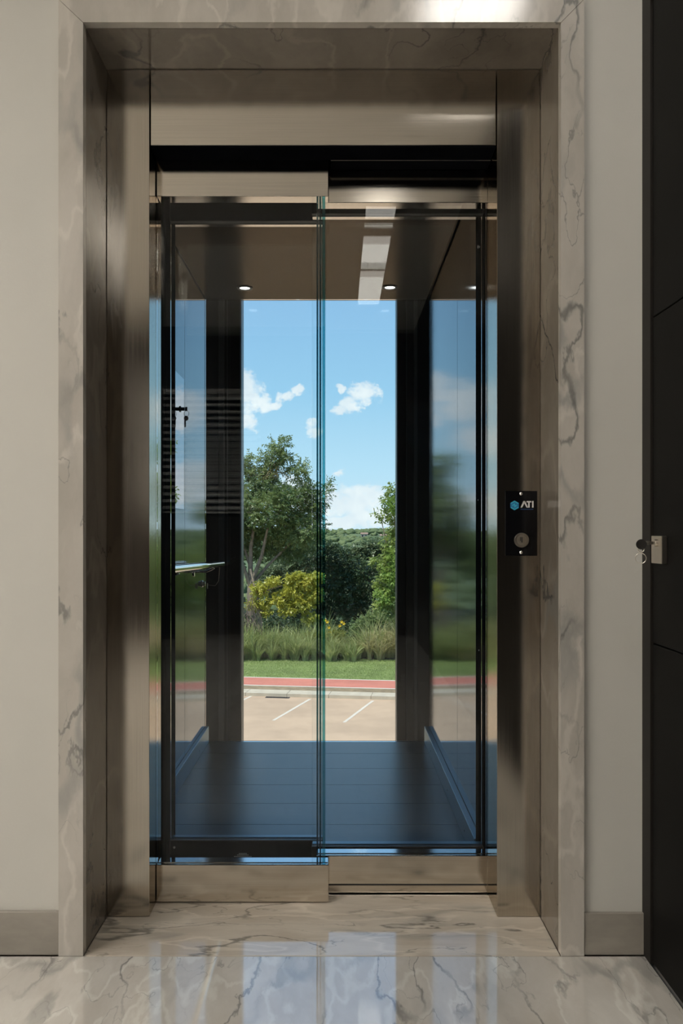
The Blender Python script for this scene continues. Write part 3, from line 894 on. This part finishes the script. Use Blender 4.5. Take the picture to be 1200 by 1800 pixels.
def gw(s, t, z=0.0):
    """street coordinates: s along the kerb, t away from the building measured from the kerb face."""
    return (PIV.x + s * math.cos(ANG) - t * math.sin(ANG), PIV.y + s * math.sin(ANG) + t * math.cos(ANG), GZ + z)


def sbox(geo, s0, s1, t0, t1, z0, z1):
    v = [gw(s, t, z) for z in (z0, z1) for t in (t0, t1) for s in (s0, s1)]
    f = [(0, 2, 3, 1), (4, 5, 7, 6), (0, 1, 5, 4), (2, 6, 7, 3), (0, 4, 6, 2), (1, 3, 7, 5)]
    return geo.add(v, f)


ground = tag(build('ground_car_park', bx(-90, 90, -70, 60, GZ - 0.3, GZ), M['road']), 'sandy asphalt car park below the building', kind='structure')
S0, S1 = -22.0, 22.0
kerb = tag(empty('kerb', gw(0, 0)), 'pale concrete kerb along the car park edge', kind='structure')
kl = 1.72
ks0 = -12.9 * kl + 0.35
first = None
for k in range(26):
    a = ks0 + k * kl
    g = Geo()
    sbox(g, a + 0.008, a + kl - 0.008, 0, 0.80, -0.02, 0.135)
    if first is None:
        first = build('kerb_stone', g, M['kerb'], kerb)
        f0 = gw(a, 0)
    else:
        q = gw(a, 0)
        link('kerb_stone', first.data, WLOC[first] + Vector((q[0] - f0[0], q[1] - f0[1], 0)), kerb)
tag(build('ground_verge', sbox(Geo(), S0, S1, 0.80, 1.62, -0.02, 0.137), M['verge']), 'narrow brown gravel verge beside the kerb', kind='structure')
path = tag(build('footpath', sbox(Geo(), S0, S1, 1.62, 3.66, -0.02, 0.142), M['red']), 'red painted footpath with white edge lines', kind='structure')
build('edge_line', sbox(Geo(), S0, S1, 1.60, 1.72, 0.12, 0.147), M['white_paint'], path)
build('edge_line', sbox(Geo(), S0, S1, 3.54, 3.66, 0.12, 0.147), M['white_paint'], path)
lawn = tag(build('ground_lawn', sbox(Geo(), S0, S1, 3.66, 16.0, -0.05, 0.150), M['lawn']), 'mown green lawn strip behind the red path', kind='structure')
rng = np.random.default_rng(5)


def blades(name, n, smp, h, w, lean, mats, parent=None, seg=1, kind=True):
    """Curved grass blades: root positions from smp(n) -> (n,3)."""
    root = smp(n)
    hh = h * rng.uniform(0.55, 1.2, n) * (1 + 0.38 * np.sin(root[:, 0] * 2.3 + 1.0) * np.sin(root[:, 0] * 5.1 + root[:, 1] * 2.0)) if seg > 1 else h * rng.uniform(0.6, 1.25, n)
    az = rng.uniform(0, 2 * math.pi, n)
    ln = lean * rng.uniform(0.3, 1.2, n) * hh
    wd = w * rng.uniform(0.7, 1.3, n)
    side = np.stack([-np.sin(az + 0.6), np.cos(az + 0.6), np.zeros(n)], 1)
    out = np.stack([np.cos(az), np.sin(az), np.zeros(n)], 1)
    if seg == 1:
        v = np.stack([root - side * wd[:, None], root + side * wd[:, None], root + out * ln[:, None] + np.array([0, 0, 1]) * hh[:, None]], 1).reshape(-1, 3)
        return build_np(name, v, np.arange(3 * n), 3, mats, parent)
    rings = []
    for k in range(seg + 1):
        f = k / seg
        c = root + out * (ln * f ** 2.0)[:, None] + np.array([0, 0, 1]) * (hh * (f - 0.38 * f ** 3 * min(1, lean)))[:, None]
        ww = wd * (1 - 0.9 * f)
        rings += [c - side * ww[:, None], c + side * ww[:, None]]
    v = np.stack(rings, 1)
    per = 2 * (seg + 1)
    q = np.array([[2 * k, 2 * k + 1, 2 * k + 3, 2 * k + 2] for k in range(seg)]).ravel()
    f = (np.arange(n)[:, None] * per + q[None]).ravel()
    return build_np(name, v.reshape(-1, 3), f, 4, mats, parent)


def street_scatter(s0, s1, t0, t1, z):
    def fn(n):
        s, t = rng.uniform(s0, s1, n), rng.uniform(t0, t1, n)
        return np.stack([PIV.x + s * math.cos(ANG) - t * math.sin(ANG), PIV.y + s * math.sin(ANG) + t * math.cos(ANG), np.full(n, GZ + z)], 1)
    return fn


tag(blades('lawn_grass', 90000, street_scatter(-13, 14, 3.66, 9.6, 0.148), 0.05, 0.008, 0.8, M['grass']), 'short green grass blades of the lawn strip', 'grass', kind='stuff')

# painted bay lines
far0, near0 = Vector((-1.13, 34.15)), Vector((-2.31, 30.3))
step = Vector((2.52, -0.32))
names = {-2: 'parking bay line past the left rear post, mirrored in the right cab wall',
         -1: 'short end of a parking bay line at the left edge of the rear glass', 0: 'long white parking bay line left of the door glass edges',
         1: 'white parking bay line right of the door glass edges', 2: 'parking bay line past the right rear post, mirrored in the left cab wall'}
for k in range(-2, 3):
    a, b = far0 + step * k, near0 + step * k
    if k == -1:
        a = a + (a - b) * 0.15
    dv = (b - a).normalized()
    nv = Vector((-dv.y, dv.x)) * 0.055
    g = Geo().prism([tuple(a + nv), tuple(a - nv), tuple(b - nv), tuple(b + nv)], 'z', GZ - 0.002, GZ + 0.004)
    tag(build('parking_line', g, M['line']), names[k], 'road marking', 'painted parking bay lines')
# storm drain grate
dr = tag(empty('drain_grate', gw(-1.55, -0.16)), 'dark iron drain grate in the asphalt beside the kerb', 'drain')
build('drain_frame', sbox(Geo(), -2.05, -1.05, -0.27, -0.05, -0.01, 0.006), M['gap'], dr)
for k in range(12):
    a = -2.03 + k * 0.083
    build('grate_bar', sbox(Geo(), a, a + 0.045, -0.26, -0.06, 0.0062, 0.022), M['iron'], dr)

# sloping land behind the lawn
g = Geo()
rows = [(9.0, 0.10), (12, 0.05), (18, -1.2), (30, -4.5), (60, -9), (140, -16), (260, -18)]
wid = [30, 34, 45, 70, 120, 220, 320]
nx = 24
for (t, z), w_ in zip(rows, wid):
    for i in range(nx + 1):
        s = -w_ + 2 * w_ * i / nx
        p = gw(s, t, z + (0.35 * math.sin(s * 0.7 + t) if t > 9 else 0))
        g.v.append(p)
for j in range(len(rows) - 1):
    for i in range(nx):
        k = j * (nx + 1) + i
        g.f.append((k, k + 1, k + nx + 2, k + nx + 1))
        g.m.append(0)
tag(build('ground_slope', g, M['slope'], smooth=True), 'dark overgrown slope falling away behind the lawn', kind='structure')

# wooded hills across the valley
rnd = random.Random(11)
g = Geo()
hr_rows = 22
hc_n = 60


def hill_z(x, y):
    f = (y - 230) / 720
    ridge = -24 + 24.2 * min(1, max(0, f)) ** 0.85
    return ridge + 2.2 * mnoise.noise(Vector((x * 0.012, y * 0.012, 3.3))) * min(1, f * 2) + 1.2 * math.sin(x * 0.011 + 1.4)


for j in range(hr_rows + 1):
    y = 230 + 740 * j / hr_rows
    for i in range(hc_n + 1):
        x = (-0.55 + 1.1 * i / hc_n) * y
        g.v.append((x, y, hill_z(x, y) - 1.5))
for j in range(hr_rows):
    for i in range(hc_n):
        k = j * (hc_n + 1) + i
        g.f.append((k, k + 1, k + hc_n + 2, k + hc_n + 1))
        g.m.append(0)
tag(build('ground_hills', g, M['hill'], smooth=True), 'green wooded hills on the horizon', kind='structure')
ico = bmesh.new()
bmesh.ops.create_icosphere(ico, subdivisions=2, radius=1)
ico.verts.index_update()
ico_v = np.array([v.co[:] for v in ico.verts])
ico_f = np.array([[v.index for v in f.verts] for f in ico.faces])
ico.free()
vv, ff, cnt = [], [], 0
for k in range(2600):
    y = 235 + 735 * rnd.random() ** 0.8
    x = rnd.uniform(-0.4, 0.4) * y
    if k > 1900:
        y = rnd.uniform(880, 975)
        x = rnd.uniform(-0.25, 0.25) * y
    if abs(x / y - 0.031) < 0.008 and 740 < y < 800 or abs(x / y - 0.055) < 0.011 and 720 < y < 790:
        continue
    r = rnd.uniform(1.4, 2.9) * (0.7 + y / 1600)
    j = ico_v * (1 + 0.28 * rng.standard_normal((len(ico_v), 1)))
    vv.append(j * np.array([r * 1.25, r * 1.25, r * 0.85]) + np.array([x, y, hill_z(x, y) + r * 0.2 - 1.0]))
    ff.append(ico_f + cnt)
    cnt += len(ico_v)
tag(build_np('hillside_trees', np.concatenate(vv), np.concatenate(ff).ravel(), 3, M['hill_leaf']), 'dense tree canopy covering the distant hills', 'trees', kind='stuff')
for k, (px, py, d, w_, lab) in enumerate(((640, 948, 780, 6, 'tiny cream house on the far hill, left of two'), (676, 951, 760, 8, 'tiny cream house on the far hill beside the right-hand tree'))):
    c = at(px, py - 7, d)
    h = tag(empty('house', (c.x, d, c.z - 4)), lab, 'house', 'far houses on the hill')
    build('house_wall', bx(c.x - w_ / 2, c.x + w_ / 2, d - 4, d + 4, c.z - 4, c.z + 1.2), M['house'], h)
    build('house_roof', Geo().prism([(d - 4.6, c.z + 1.2), (d + 4.6, c.z + 1.2), (d, c.z + 2.6)], 'x', c.x - w_ / 2 - 0.5, c.x + w_ / 2 + 0.5), M['roof'], h)
    for q in (-0.28, 0.22):
        build('window', bx(c.x + q * w_ - 0.6, c.x + q * w_ + 0.6, d - 4.05, d - 3.98, c.z - 1.3, c.z + 0.2), M['gap'], h)


# ------------------------------------------------------------------ foliage
def leaf_cloud(name, clumps, n, ll, lw_, mats, parent, seed, spray=8, droop=0.25, shell=0.55, weights=None):
    """Leaves in short sprays scattered in ellipsoid clumps. clumps: (x,y,z,rx,ry,rz)."""
    r = np.random.default_rng(seed)
    C = np.array(clumps, dtype=float)
    vol = (C[:, 3] * C[:, 4] + C[:, 4] * C[:, 5] + C[:, 3] * C[:, 5])
    w = vol / vol.sum()
    ns = n // spray
    idx = r.choice(len(C), ns, p=w)
    d = r.standard_normal((ns, 3))
    d /= np.linalg.norm(d, axis=1)[:, None]
    rad = shell + (1 - shell) * r.random(ns) ** 0.5
    rad = np.where(r.random(ns) < 0.22, r.random(ns) * 0.8, rad) * (1 + 0.12 * r.standard_normal(ns))
    root = C[idx, :3] + d * C[idx, 3:] * rad[:, None]
    dirv = d * 0.8 + r.standard_normal((ns, 3)) * 0.55 + np.array([0, 0, -droop])
    dirv /= np.linalg.norm(dirv, axis=1)[:, None]
    up = np.array([0, 0, 1.0]) + 0.5 * r.standard_normal((ns, 3))
    side = np.cross(dirv, up)
    side /= np.linalg.norm(side, axis=1)[:, None]
    nor = np.cross(side, dirv)
    k = np.arange(spray)
    along = ((k // 2) * 0.62 * ll)[None, :, None]
    base = root[:, None, :] + dirv[:, None, :] * along
    sg = np.where(k % 2 == 0, 1.0, -1.0)[None, :, None]
    ld = dirv[:, None, :] * 0.55 + side[:, None, :] * sg * 0.85 + nor[:, None, :] * (-0.15) + 0.25 * r.standard_normal((ns, spray, 3))
    ld /= np.linalg.norm(ld, axis=2)[..., None]
    ln = nor[:, None, :] + 0.45 * r.standard_normal((ns, spray, 3))
    lsd = np.cross(ld, ln)
    lsd /= np.linalg.norm(lsd, axis=2)[..., None]
    L = ll * r.uniform(0.7, 1.25, (ns, spray, 1))
    W = lw_ * r.uniform(0.75, 1.25, (ns, spray, 1)) * 0.5
    tip = base + ld * L + np.array([0, 0, -0.12]) * L
    mid = base + ld * L * 0.45
    v = np.stack([base, mid + lsd * W, tip, mid - lsd * W], 2).reshape(-1, 3)
    f = np.arange(len(v))
    o = build_np(name, v, f, 4, mats, parent)
    o['kind'] = 'stuff'
    return o


def limb(pts, r0, r1, n=8):
    m = len(pts)
    return Geo().tube(pts, [r0 + (r1 - r0) * i / (m - 1) for i in range(m)], n)


def tree(name, label, cat, base, trunk_r, limbs, layers, bark, seed, group=None, stems=1):
    """layers: list of (clumps, n, leaf len, leaf width, material, spray)."""
    t = tag(empty(name, base), label, cat, group)
    r = random.Random(seed)
    b = Vector(base)
    for pts, r0, r1 in limbs:
        build('trunk' if r0 >= trunk_r * 0.8 else 'branch', limb([Vector(p) for p in pts], r0, r1), bark, t, True)
    for k, (cl, n, ll, lw_, mat, spray) in enumerate(layers):
        leaf_cloud('foliage', cl, n, ll, lw_, mat, t, seed + k, spray)
    return t


def cl_px(lst, d, depth=0.8):
    """clumps given as (px, py, half width px, half height px[, depth offset]) at distance d."""
    out = []
    for e in lst:
        dd = d + (e[4] if len(e) > 4 else 0)
        c = at(e[0], e[1], dd)
        rx, rz = e[2] / F_PX * dd, e[3] / F_PX * dd
        out.append((c.x, c.y, c.z, rx, max(rx, rz) * depth, rz))
    return out


def ground_at(x, d):
    """height of the land behind the lawn."""
    t = -(x - PIV.x) * math.sin(ANG) * -1 + (d - PIV.y) * math.cos(ANG)
    t = (d - PIV.y)
    if t < 12:
        return GZ + 0.1
    return GZ + 0.05 - (t - 12) * 0.21


# 1 big feathery tree on the left
D1 = 49.0
b1 = at(440, 1150, D1)
g1 = (b1.x, D1, ground_at(b1.x, D1) - 0.3)
fork = at(440, 1030, D1)
limbs = [([g1, tuple(at(443, 1090, D1)), tuple(fork)], 0.26, 0.2)]
for (px, py, dy, rr) in ((428, 960, 0.5, 0.15), (470, 930, -0.5, 0.14), (450, 900, 0.2, 0.15), (505, 960, 0.6, 0.10), (400, 930, -0.8, 0.12)):
    e = at(px, py, D1 + dy)
    mid = fork.lerp(e, 0.5) + Vector((0.15 * (px % 3 - 1), 0.1, 0.1))
    limbs.append(([tuple(fork), tuple(mid), tuple(e)], rr, 0.06))
for (a, b_, rr) in (((450, 900), (480, 790), 0.08), ((470, 930), (540, 875), 0.07), ((450, 900), (428, 815), 0.07), ((505, 960), (548, 920), 0.05), ((480, 820), (500, 785), 0.04)):
    limbs.append(([tuple(at(*a, D1)), tuple(at((a[0] + b_[0]) / 2 + 4, (a[1] + b_[1]) / 2, D1 + 0.2)), tuple(at(*b_, D1))], rr, 0.02))
crown1 = cl_px([(490, 783, 18, 10), (478, 806, 20, 13), (505, 802, 14, 7), (520, 822, 18, 6), (428, 812, 16, 13), (442, 825, 12, 10), (532, 840, 9, 12),
                (450, 850, 32, 24), (480, 862, 26, 22, 1.2), (430, 880, 22, 22, -0.8), (500, 872, 22, 14, -1), (525, 868, 22, 12), (545, 862, 14, 12, 0.5),
                (470, 895, 34, 24, -1.2), (515, 900, 28, 20), (545, 905, 20, 22, 1.0), (440, 920, 26, 24, 0.8), (490, 930, 32, 24, 0.5), (530, 935, 28, 22, -0.6),
                (556, 885, 12, 10), (562, 925, 10, 8), (575, 851, 7, 4), (573, 862, 6, 4), (565, 880, 8, 6), (460, 960, 32, 20, 1.4), (510, 965, 24, 16, 1.2), (408, 915, 22, 36),
                (400, 960, 34, 30, 1), (385, 985, 26, 24, 0.6), (545, 950, 18, 16, 1.8)], D1)
tan1 = cl_px([(488, 830, 16, 8), (470, 832, 14, 6)], D1, 0.5)
tree('feathery_tree', 'tall feathery green tree behind the left half of the door', 'tree', g1, 0.26, limbs,
     [(crown1, 52000, 0.16, 0.075, M['leaf_big'], 10), (tan1, 900, 0.15, 0.07, M['leaf_tan'], 10)], M['bark'], 21)

# 2 lime-coloured small tree
D2 = 46.2
b2 = at(456, 1118, D2)
g2 = (b2.x, D2, GZ + 0.1)
f2 = at(455, 1078, D2)
limbs = [([g2, tuple(at(456, 1100, D2)), tuple(f2)], 0.17, 0.14), ([tuple(f2), tuple(at(452, 1050, D2)), tuple(at(440, 1000, D2 + 0.2))], 0.13, 0.05),
         ([tuple(f2), tuple(at(480, 1060, D2)), tuple(at(520, 1038, D2))], 0.09, 0.03), ([tuple(at(452, 1050, D2)), tuple(at(475, 1035, D2)), tuple(at(495, 1030, D2))], 0.06, 0.02)]
crown2 = cl_px([(455, 1035, 14, 12), (447, 1062, 16, 10), (470, 1058, 14, 9), (495, 1052, 18, 12), (515, 1035, 20, 12), (540, 1022, 22, 12), (505, 1072, 20, 10),
                (530, 1060, 22, 16), (552, 1045, 16, 16), (545, 1085, 16, 12), (520, 1015, 22, 7), (480, 1022, 14, 6), (556, 1015, 14, 10), (465, 1075, 12, 6)], D2)
tree('lime_tree', 'small yellow-green leafed tree in front of the taller trees', 'tree', g2, 0.17, limbs, [([(c[0], c[1], c[2], c[3] * 0.82, c[4] * 0.82, c[5] * 0.78) for c in crown2], 9000, 0.15, 0.10, M['leaf_yellow'], 6)], M['bark'], 33)

# 3 dark evergreen in the middle
D3 = 52.0
b3 = at(605, 1120, D3)
g3 = (b3.x, D3, ground_at(b3.x, D3) - 0.4)
limbs = [([g3, tuple(at(603, 1080, D3)), tuple(at(598, 1020, D3))], 0.3, 0.16), ([tuple(at(598, 1040, D3)), tuple(at(630, 1000, D3))], 0.12, 0.04), ([tuple(at(598, 1030, D3)), tuple(at(575, 985, D3))], 0.12, 0.04)]
crown3 = cl_px([(590, 985, 26, 22), (620, 1000, 24, 20), (570, 1010, 26, 24, 1), (605, 1030, 34, 26, -0.5), (640, 1035, 26, 24), (565, 1050, 26, 24), (600, 1070, 36, 24),
                (640, 1075, 24, 22), (570, 1090, 26, 22), (610, 1100, 34, 18, -0.5), (545, 985, 18, 16, 2), (655, 1005, 18, 18, 0.6), (580, 962, 18, 10), (535, 1100, 22, 22, 1), (490, 1095, 30, 24, 1.5), (520, 1060, 26, 26, 1.5), (450, 1090, 26, 28, 2)], D3)
tree('evergreen_tree', 'dense dark evergreen tree just right of the door glass edges', 'tree', g3, 0.3, limbs, [(crown3, 34000, 0.15, 0.085, M['leaf_dark'], 6)], M['bark_dark'], 45)

# 4 fresh green tree on the right
D4 = 46.5
b4 = at(712, 1110, D4)
g4 = (b4.x, D4, GZ + 0.1)
f4 = at(712, 1040, D4)
limbs = [([g4, tuple(at(714, 1075, D4)), tuple(f4)], 0.22, 0.17), ([tuple(f4), tuple(at(700, 980, D4)), tuple(at(692, 900, D4))], 0.13, 0.03),
         ([tuple(f4), tuple(at(735, 960, D4)), tuple(at(750, 860, D4))], 0.13, 0.03), ([tuple(at(700, 980, D4)), tuple(at(680, 960, D4)), tuple(at(668, 905, D4))], 0.06, 0.015)]
crown4 = cl_px([(692, 862, 12, 12), (682, 880, 12, 8), (668, 905, 12, 7), (690, 905, 12, 10), (692, 930, 10, 10), (686, 950, 14, 9), (690, 970, 18, 12), (668, 985, 16, 10),
                (690, 1000, 20, 16), (672, 1020, 16, 14), (692, 1040, 20, 16), (676, 1065, 16, 12), (700, 1075, 24, 14), (715, 890, 18, 24), (735, 850, 18, 22), (750, 900, 24, 24),
                (725, 950, 26, 26), (760, 960, 26, 26), (735, 1010, 30, 26), (770, 1030, 30, 30), (740, 1065, 30, 20), (765, 840, 14, 18), (790, 900, 16, 18)], D4)
tree('fresh_green_tree', 'fresh green broad-leaved tree at the right edge of the rear glass', 'tree', g4, 0.22, limbs,
     [(crown4, 15000, 0.20, 0.10, M['leaf_fresh'], 6), (cl_px([(690, 1010, 16, 14), (676, 1050, 14, 12), (694, 975, 12, 10), (694, 890, 8, 10)], D4 - 0.6), 1600, 0.2, 0.10, M['leaf_bright'], 6)], M['bark'], 57)

# slender tree out to the right, seen mirrored in the polished cab panel
D6 = 47.5
b6 = at(872, 1120, D6)
tree('slender_tree', 'slender sparse-leaved tree standing right of the fresh green tree', 'tree', (b6.x, D6, GZ + 0.1), 0.12,
     [([(b6.x, D6, GZ + 0.1), tuple(at(876, 980, D6)), tuple(at(868, 850, D6))], 0.12, 0.05), ([tuple(at(868, 850, D6)), tuple(at(880, 800, D6)), tuple(at(872, 770, D6))], 0.05, 0.015)],
     [(cl_px([(866, 785, 16, 16), (884, 800, 16, 16), (870, 840, 20, 14), (888, 855, 16, 14), (860, 870, 18, 14), (880, 890, 20, 16)], D6), 1900, 0.24, 0.12, M['leaf_bright'], 6)], M['bark'], 64)

# 5 grey-green trees further back
for (pxs, d, lab, nm, seed, mat, n) in (
        ([(500, 1000, 30, 26), (540, 980, 26, 22), (470, 1020, 30, 24), (525, 1020, 30, 24), (520, 955, 18, 16), (555, 1000, 20, 18)], 62.0, 'pale grey-green tree glimpsed behind the feathery tree', 'background_tree', 70, 'leaf_far', 14000),
        ([(640, 965, 20, 10), (665, 962, 20, 12), (640, 985, 24, 14), (670, 988, 24, 16), (700, 970, 26, 20), (655, 1010, 26, 16), (615, 972, 16, 8)], 58.0, 'olive tree filling the gap behind the fresh green tree', 'background_tree', 80, 'leaf_far', 14000),
        ([(800, 1000, 50, 40), (850, 1010, 50, 40), (900, 1000, 50, 40), (830, 1060, 60, 40), (900, 1060, 60, 40)], 50.0, 'low bushy tree mirrored in the left cab wall', 'background_tree', 90, 'leaf_fresh', 12000),
        ([(300, 980, 50, 50), (250, 1000, 50, 50), (330, 1060, 50, 40), (260, 1060, 60, 40), (200, 1030, 60, 40)], 51.0, 'low bushy tree mirrored in the right cab wall', 'background_tree', 95, 'leaf_big', 12000)):
    cl_ = cl_px(pxs, d)
    mx_ = sum(c[0] for c in cl_) / len(cl_)
    gz_ = ground_at(mx_, d) - 0.5
    top = min(c[2] for c in cl_) + 0.4
    tree(nm, lab, 'tree', (mx_, d, gz_), 0.2, [([(mx_, d, gz_), (mx_ + 0.1, d, (gz_ + top) / 2), (mx_, d, top + 0.8)], 0.2, 0.1)], [(cl_, n, 0.2, 0.11, M[mat], 6)], M['bark_dark'], seed)

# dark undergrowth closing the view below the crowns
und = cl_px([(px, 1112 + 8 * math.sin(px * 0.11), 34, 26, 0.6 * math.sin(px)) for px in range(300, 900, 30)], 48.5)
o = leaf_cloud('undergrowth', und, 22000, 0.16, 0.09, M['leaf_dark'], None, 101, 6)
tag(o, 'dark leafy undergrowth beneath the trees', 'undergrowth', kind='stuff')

# shrubs and flowers in front
shr = tag(empty('olive_shrub', at(565, 1160, 44.6)), 'olive-yellow shrub with yellow flowers beside the tall grass', 'shrub')
leaf_cloud('foliage', cl_px([(548, 1125, 16, 14), (565, 1128, 14, 16), (585, 1125, 14, 18), (540, 1140, 16, 14), (572, 1145, 20, 12), (598, 1122, 10, 14)], 44.8), 7000, 0.10, 0.045, M['shrub'], shr, 111, 6)
for (px, py) in ((571, 1087), (575, 1090), (578, 1100), (600, 1090), (604, 1093), (580, 1108), (597, 1097)):
    c = at(px, py + 3, 44.7)
    g = Geo()
    for k in range(6):
        a = k * math.pi / 3
        u = Vector((math.cos(a), -0.35, math.sin(a)))
        w_ = Vector((-math.sin(a), 0, math.cos(a)))
        g.add([c, c + u * 0.05 + w_ * 0.03, c + u * 0.10, c + u * 0.05 - w_ * 0.03], [(0, 1, 2, 3)])
    fl = build('flower', g, M['petal'], shr)
    build('stem', Geo().tube([c + Vector((0, 0.01, 0)), c + Vector((0.03, 0.02, -0.5)), c + Vector((0, 0.05, -1.1))], 0.008, 5), M['reed'], fl)
bush = tag(empty('dark_bush', at(640, 1150, 45.4)), 'dark fine-leaved bush between the flowers and the dry grass', 'shrub')
leaf_cloud('foliage', cl_px([(650, 1090, 18, 12), (632, 1105, 14, 14), (668, 1085, 14, 10), (620, 1125, 14, 16), (645, 1112, 16, 14), (605, 1140, 10, 14)], 45.6), 8000, 0.12, 0.05, M['leaf_big'], bush, 121, 8)


def grass_bank(name, label, pxlo, pxhi, d0, d1, n, h, w, lean, mat, seg=5, per=60):
    """Fountain-like tussocks: blades arch outwards from shared roots."""
    xlo, xhi = (pxlo - VX) / F_PX, (pxhi - VX) / F_PX
    nc = max(3, n // per)
    cd = rng.uniform(d0, d1, nc)
    cxx = rng.uniform(xlo, xhi, nc) * cd
    ch = rng.uniform(0.6, 1.2, nc) * (0.75 + 0.5 * (cd - d0) / (d1 - d0))
    k = rng.integers(0, nc, n)
    az = rng.uniform(0, 2 * math.pi, n)
    rr = 0.10 * np.sqrt(rng.random(n))
    root = np.stack([cxx[k] + rr * np.cos(az), cd[k] + rr * np.sin(az), np.full(n, GZ + 0.12)], 1)
    hh = h * ch[k] * rng.uniform(0.65, 1.15, n)
    ln = lean * hh * rng.uniform(0.15, 1.1, n)
    out = np.stack([np.cos(az), np.sin(az), np.zeros(n)], 1)
    az2 = az + math.pi / 2 + rng.uniform(-0.9, 0.9, n)
    side = np.stack([np.cos(az2), np.sin(az2), np.zeros(n)], 1)
    wd = w * rng.uniform(0.6, 1.2, n)
    rings = []
    for q in range(seg + 1):
        f = q / seg
        zf = f - 0.42 * f ** 3 * np.minimum(1.3, ln / hh)
        c = root + out * (ln * f ** 1.9)[:, None] + np.array([0, 0, 1]) * (hh * zf)[:, None]
        ww = wd * (1 - 0.92 * f ** 1.5)
        rings += [c - side * ww[:, None], c + side * ww[:, None]]
    v = np.stack(rings, 1)
    pn = 2 * (seg + 1)
    q = np.array([[2 * j, 2 * j + 1, 2 * j + 3, 2 * j + 2] for j in range(seg)]).ravel()
    f = (np.arange(n)[:, None] * pn + q[None]).ravel()
    return tag(build_np(name, v.reshape(-1, 3), f, 4, mat), label, 'grass', kind='stuff')


grass_bank('tall_grass', 'bank of tall arching green grass at the back of the lawn, left side', 330, 580, 43.3, 45.8, 7000, 1.75, 0.030, 0.8, M['reed'])
grass_bank('tall_grass', 'low dry straw-coloured grass at the left foot of the green bank', 330, 460, 43.0, 43.8, 900, 0.9, 0.024, 0.9, M['straw'])
grass_bank('tall_grass', 'tall mixed grass under the flowers in the middle', 575, 635, 43.0, 44.6, 1300, 1.3, 0.028, 0.8, M['reed'])
grass_bank('tall_grass', 'tall dry straw-coloured grass at the back of the lawn, right side', 622, 900, 43.0, 45.4, 5200, 1.9, 0.026, 1.0, M['straw'])
grass_bank('tall_grass', 'green grass mixed into the dry bank on the right', 640, 900, 43.8, 46.2, 2600, 2.6, 0.028, 0.8, M['reed'])

# dead branches on the left
db = tag(empty('dead_branches', at(436, 1150, 45.0)), 'tangle of bare dead branches at the far left of the view', 'branches')
rb_ = random.Random(8)
for k in range(34):
    a = at(rb_.uniform(418, 452), rb_.uniform(1035, 1090), 45.3 + rb_.uniform(-0.5, 0.5))
    b_ = at(rb_.uniform(420, 466), rb_.uniform(1100, 1150), 45.3 + rb_.uniform(-0.5, 0.5))
    m_ = a.lerp(b_, 0.5) + Vector((rb_.uniform(-0.2, 0.2), 0, rb_.uniform(-0.1, 0.25)))
    build('twig', Geo().tube([b_, m_, a], [0.022, 0.016, 0.008], 5), M['dead'], db)
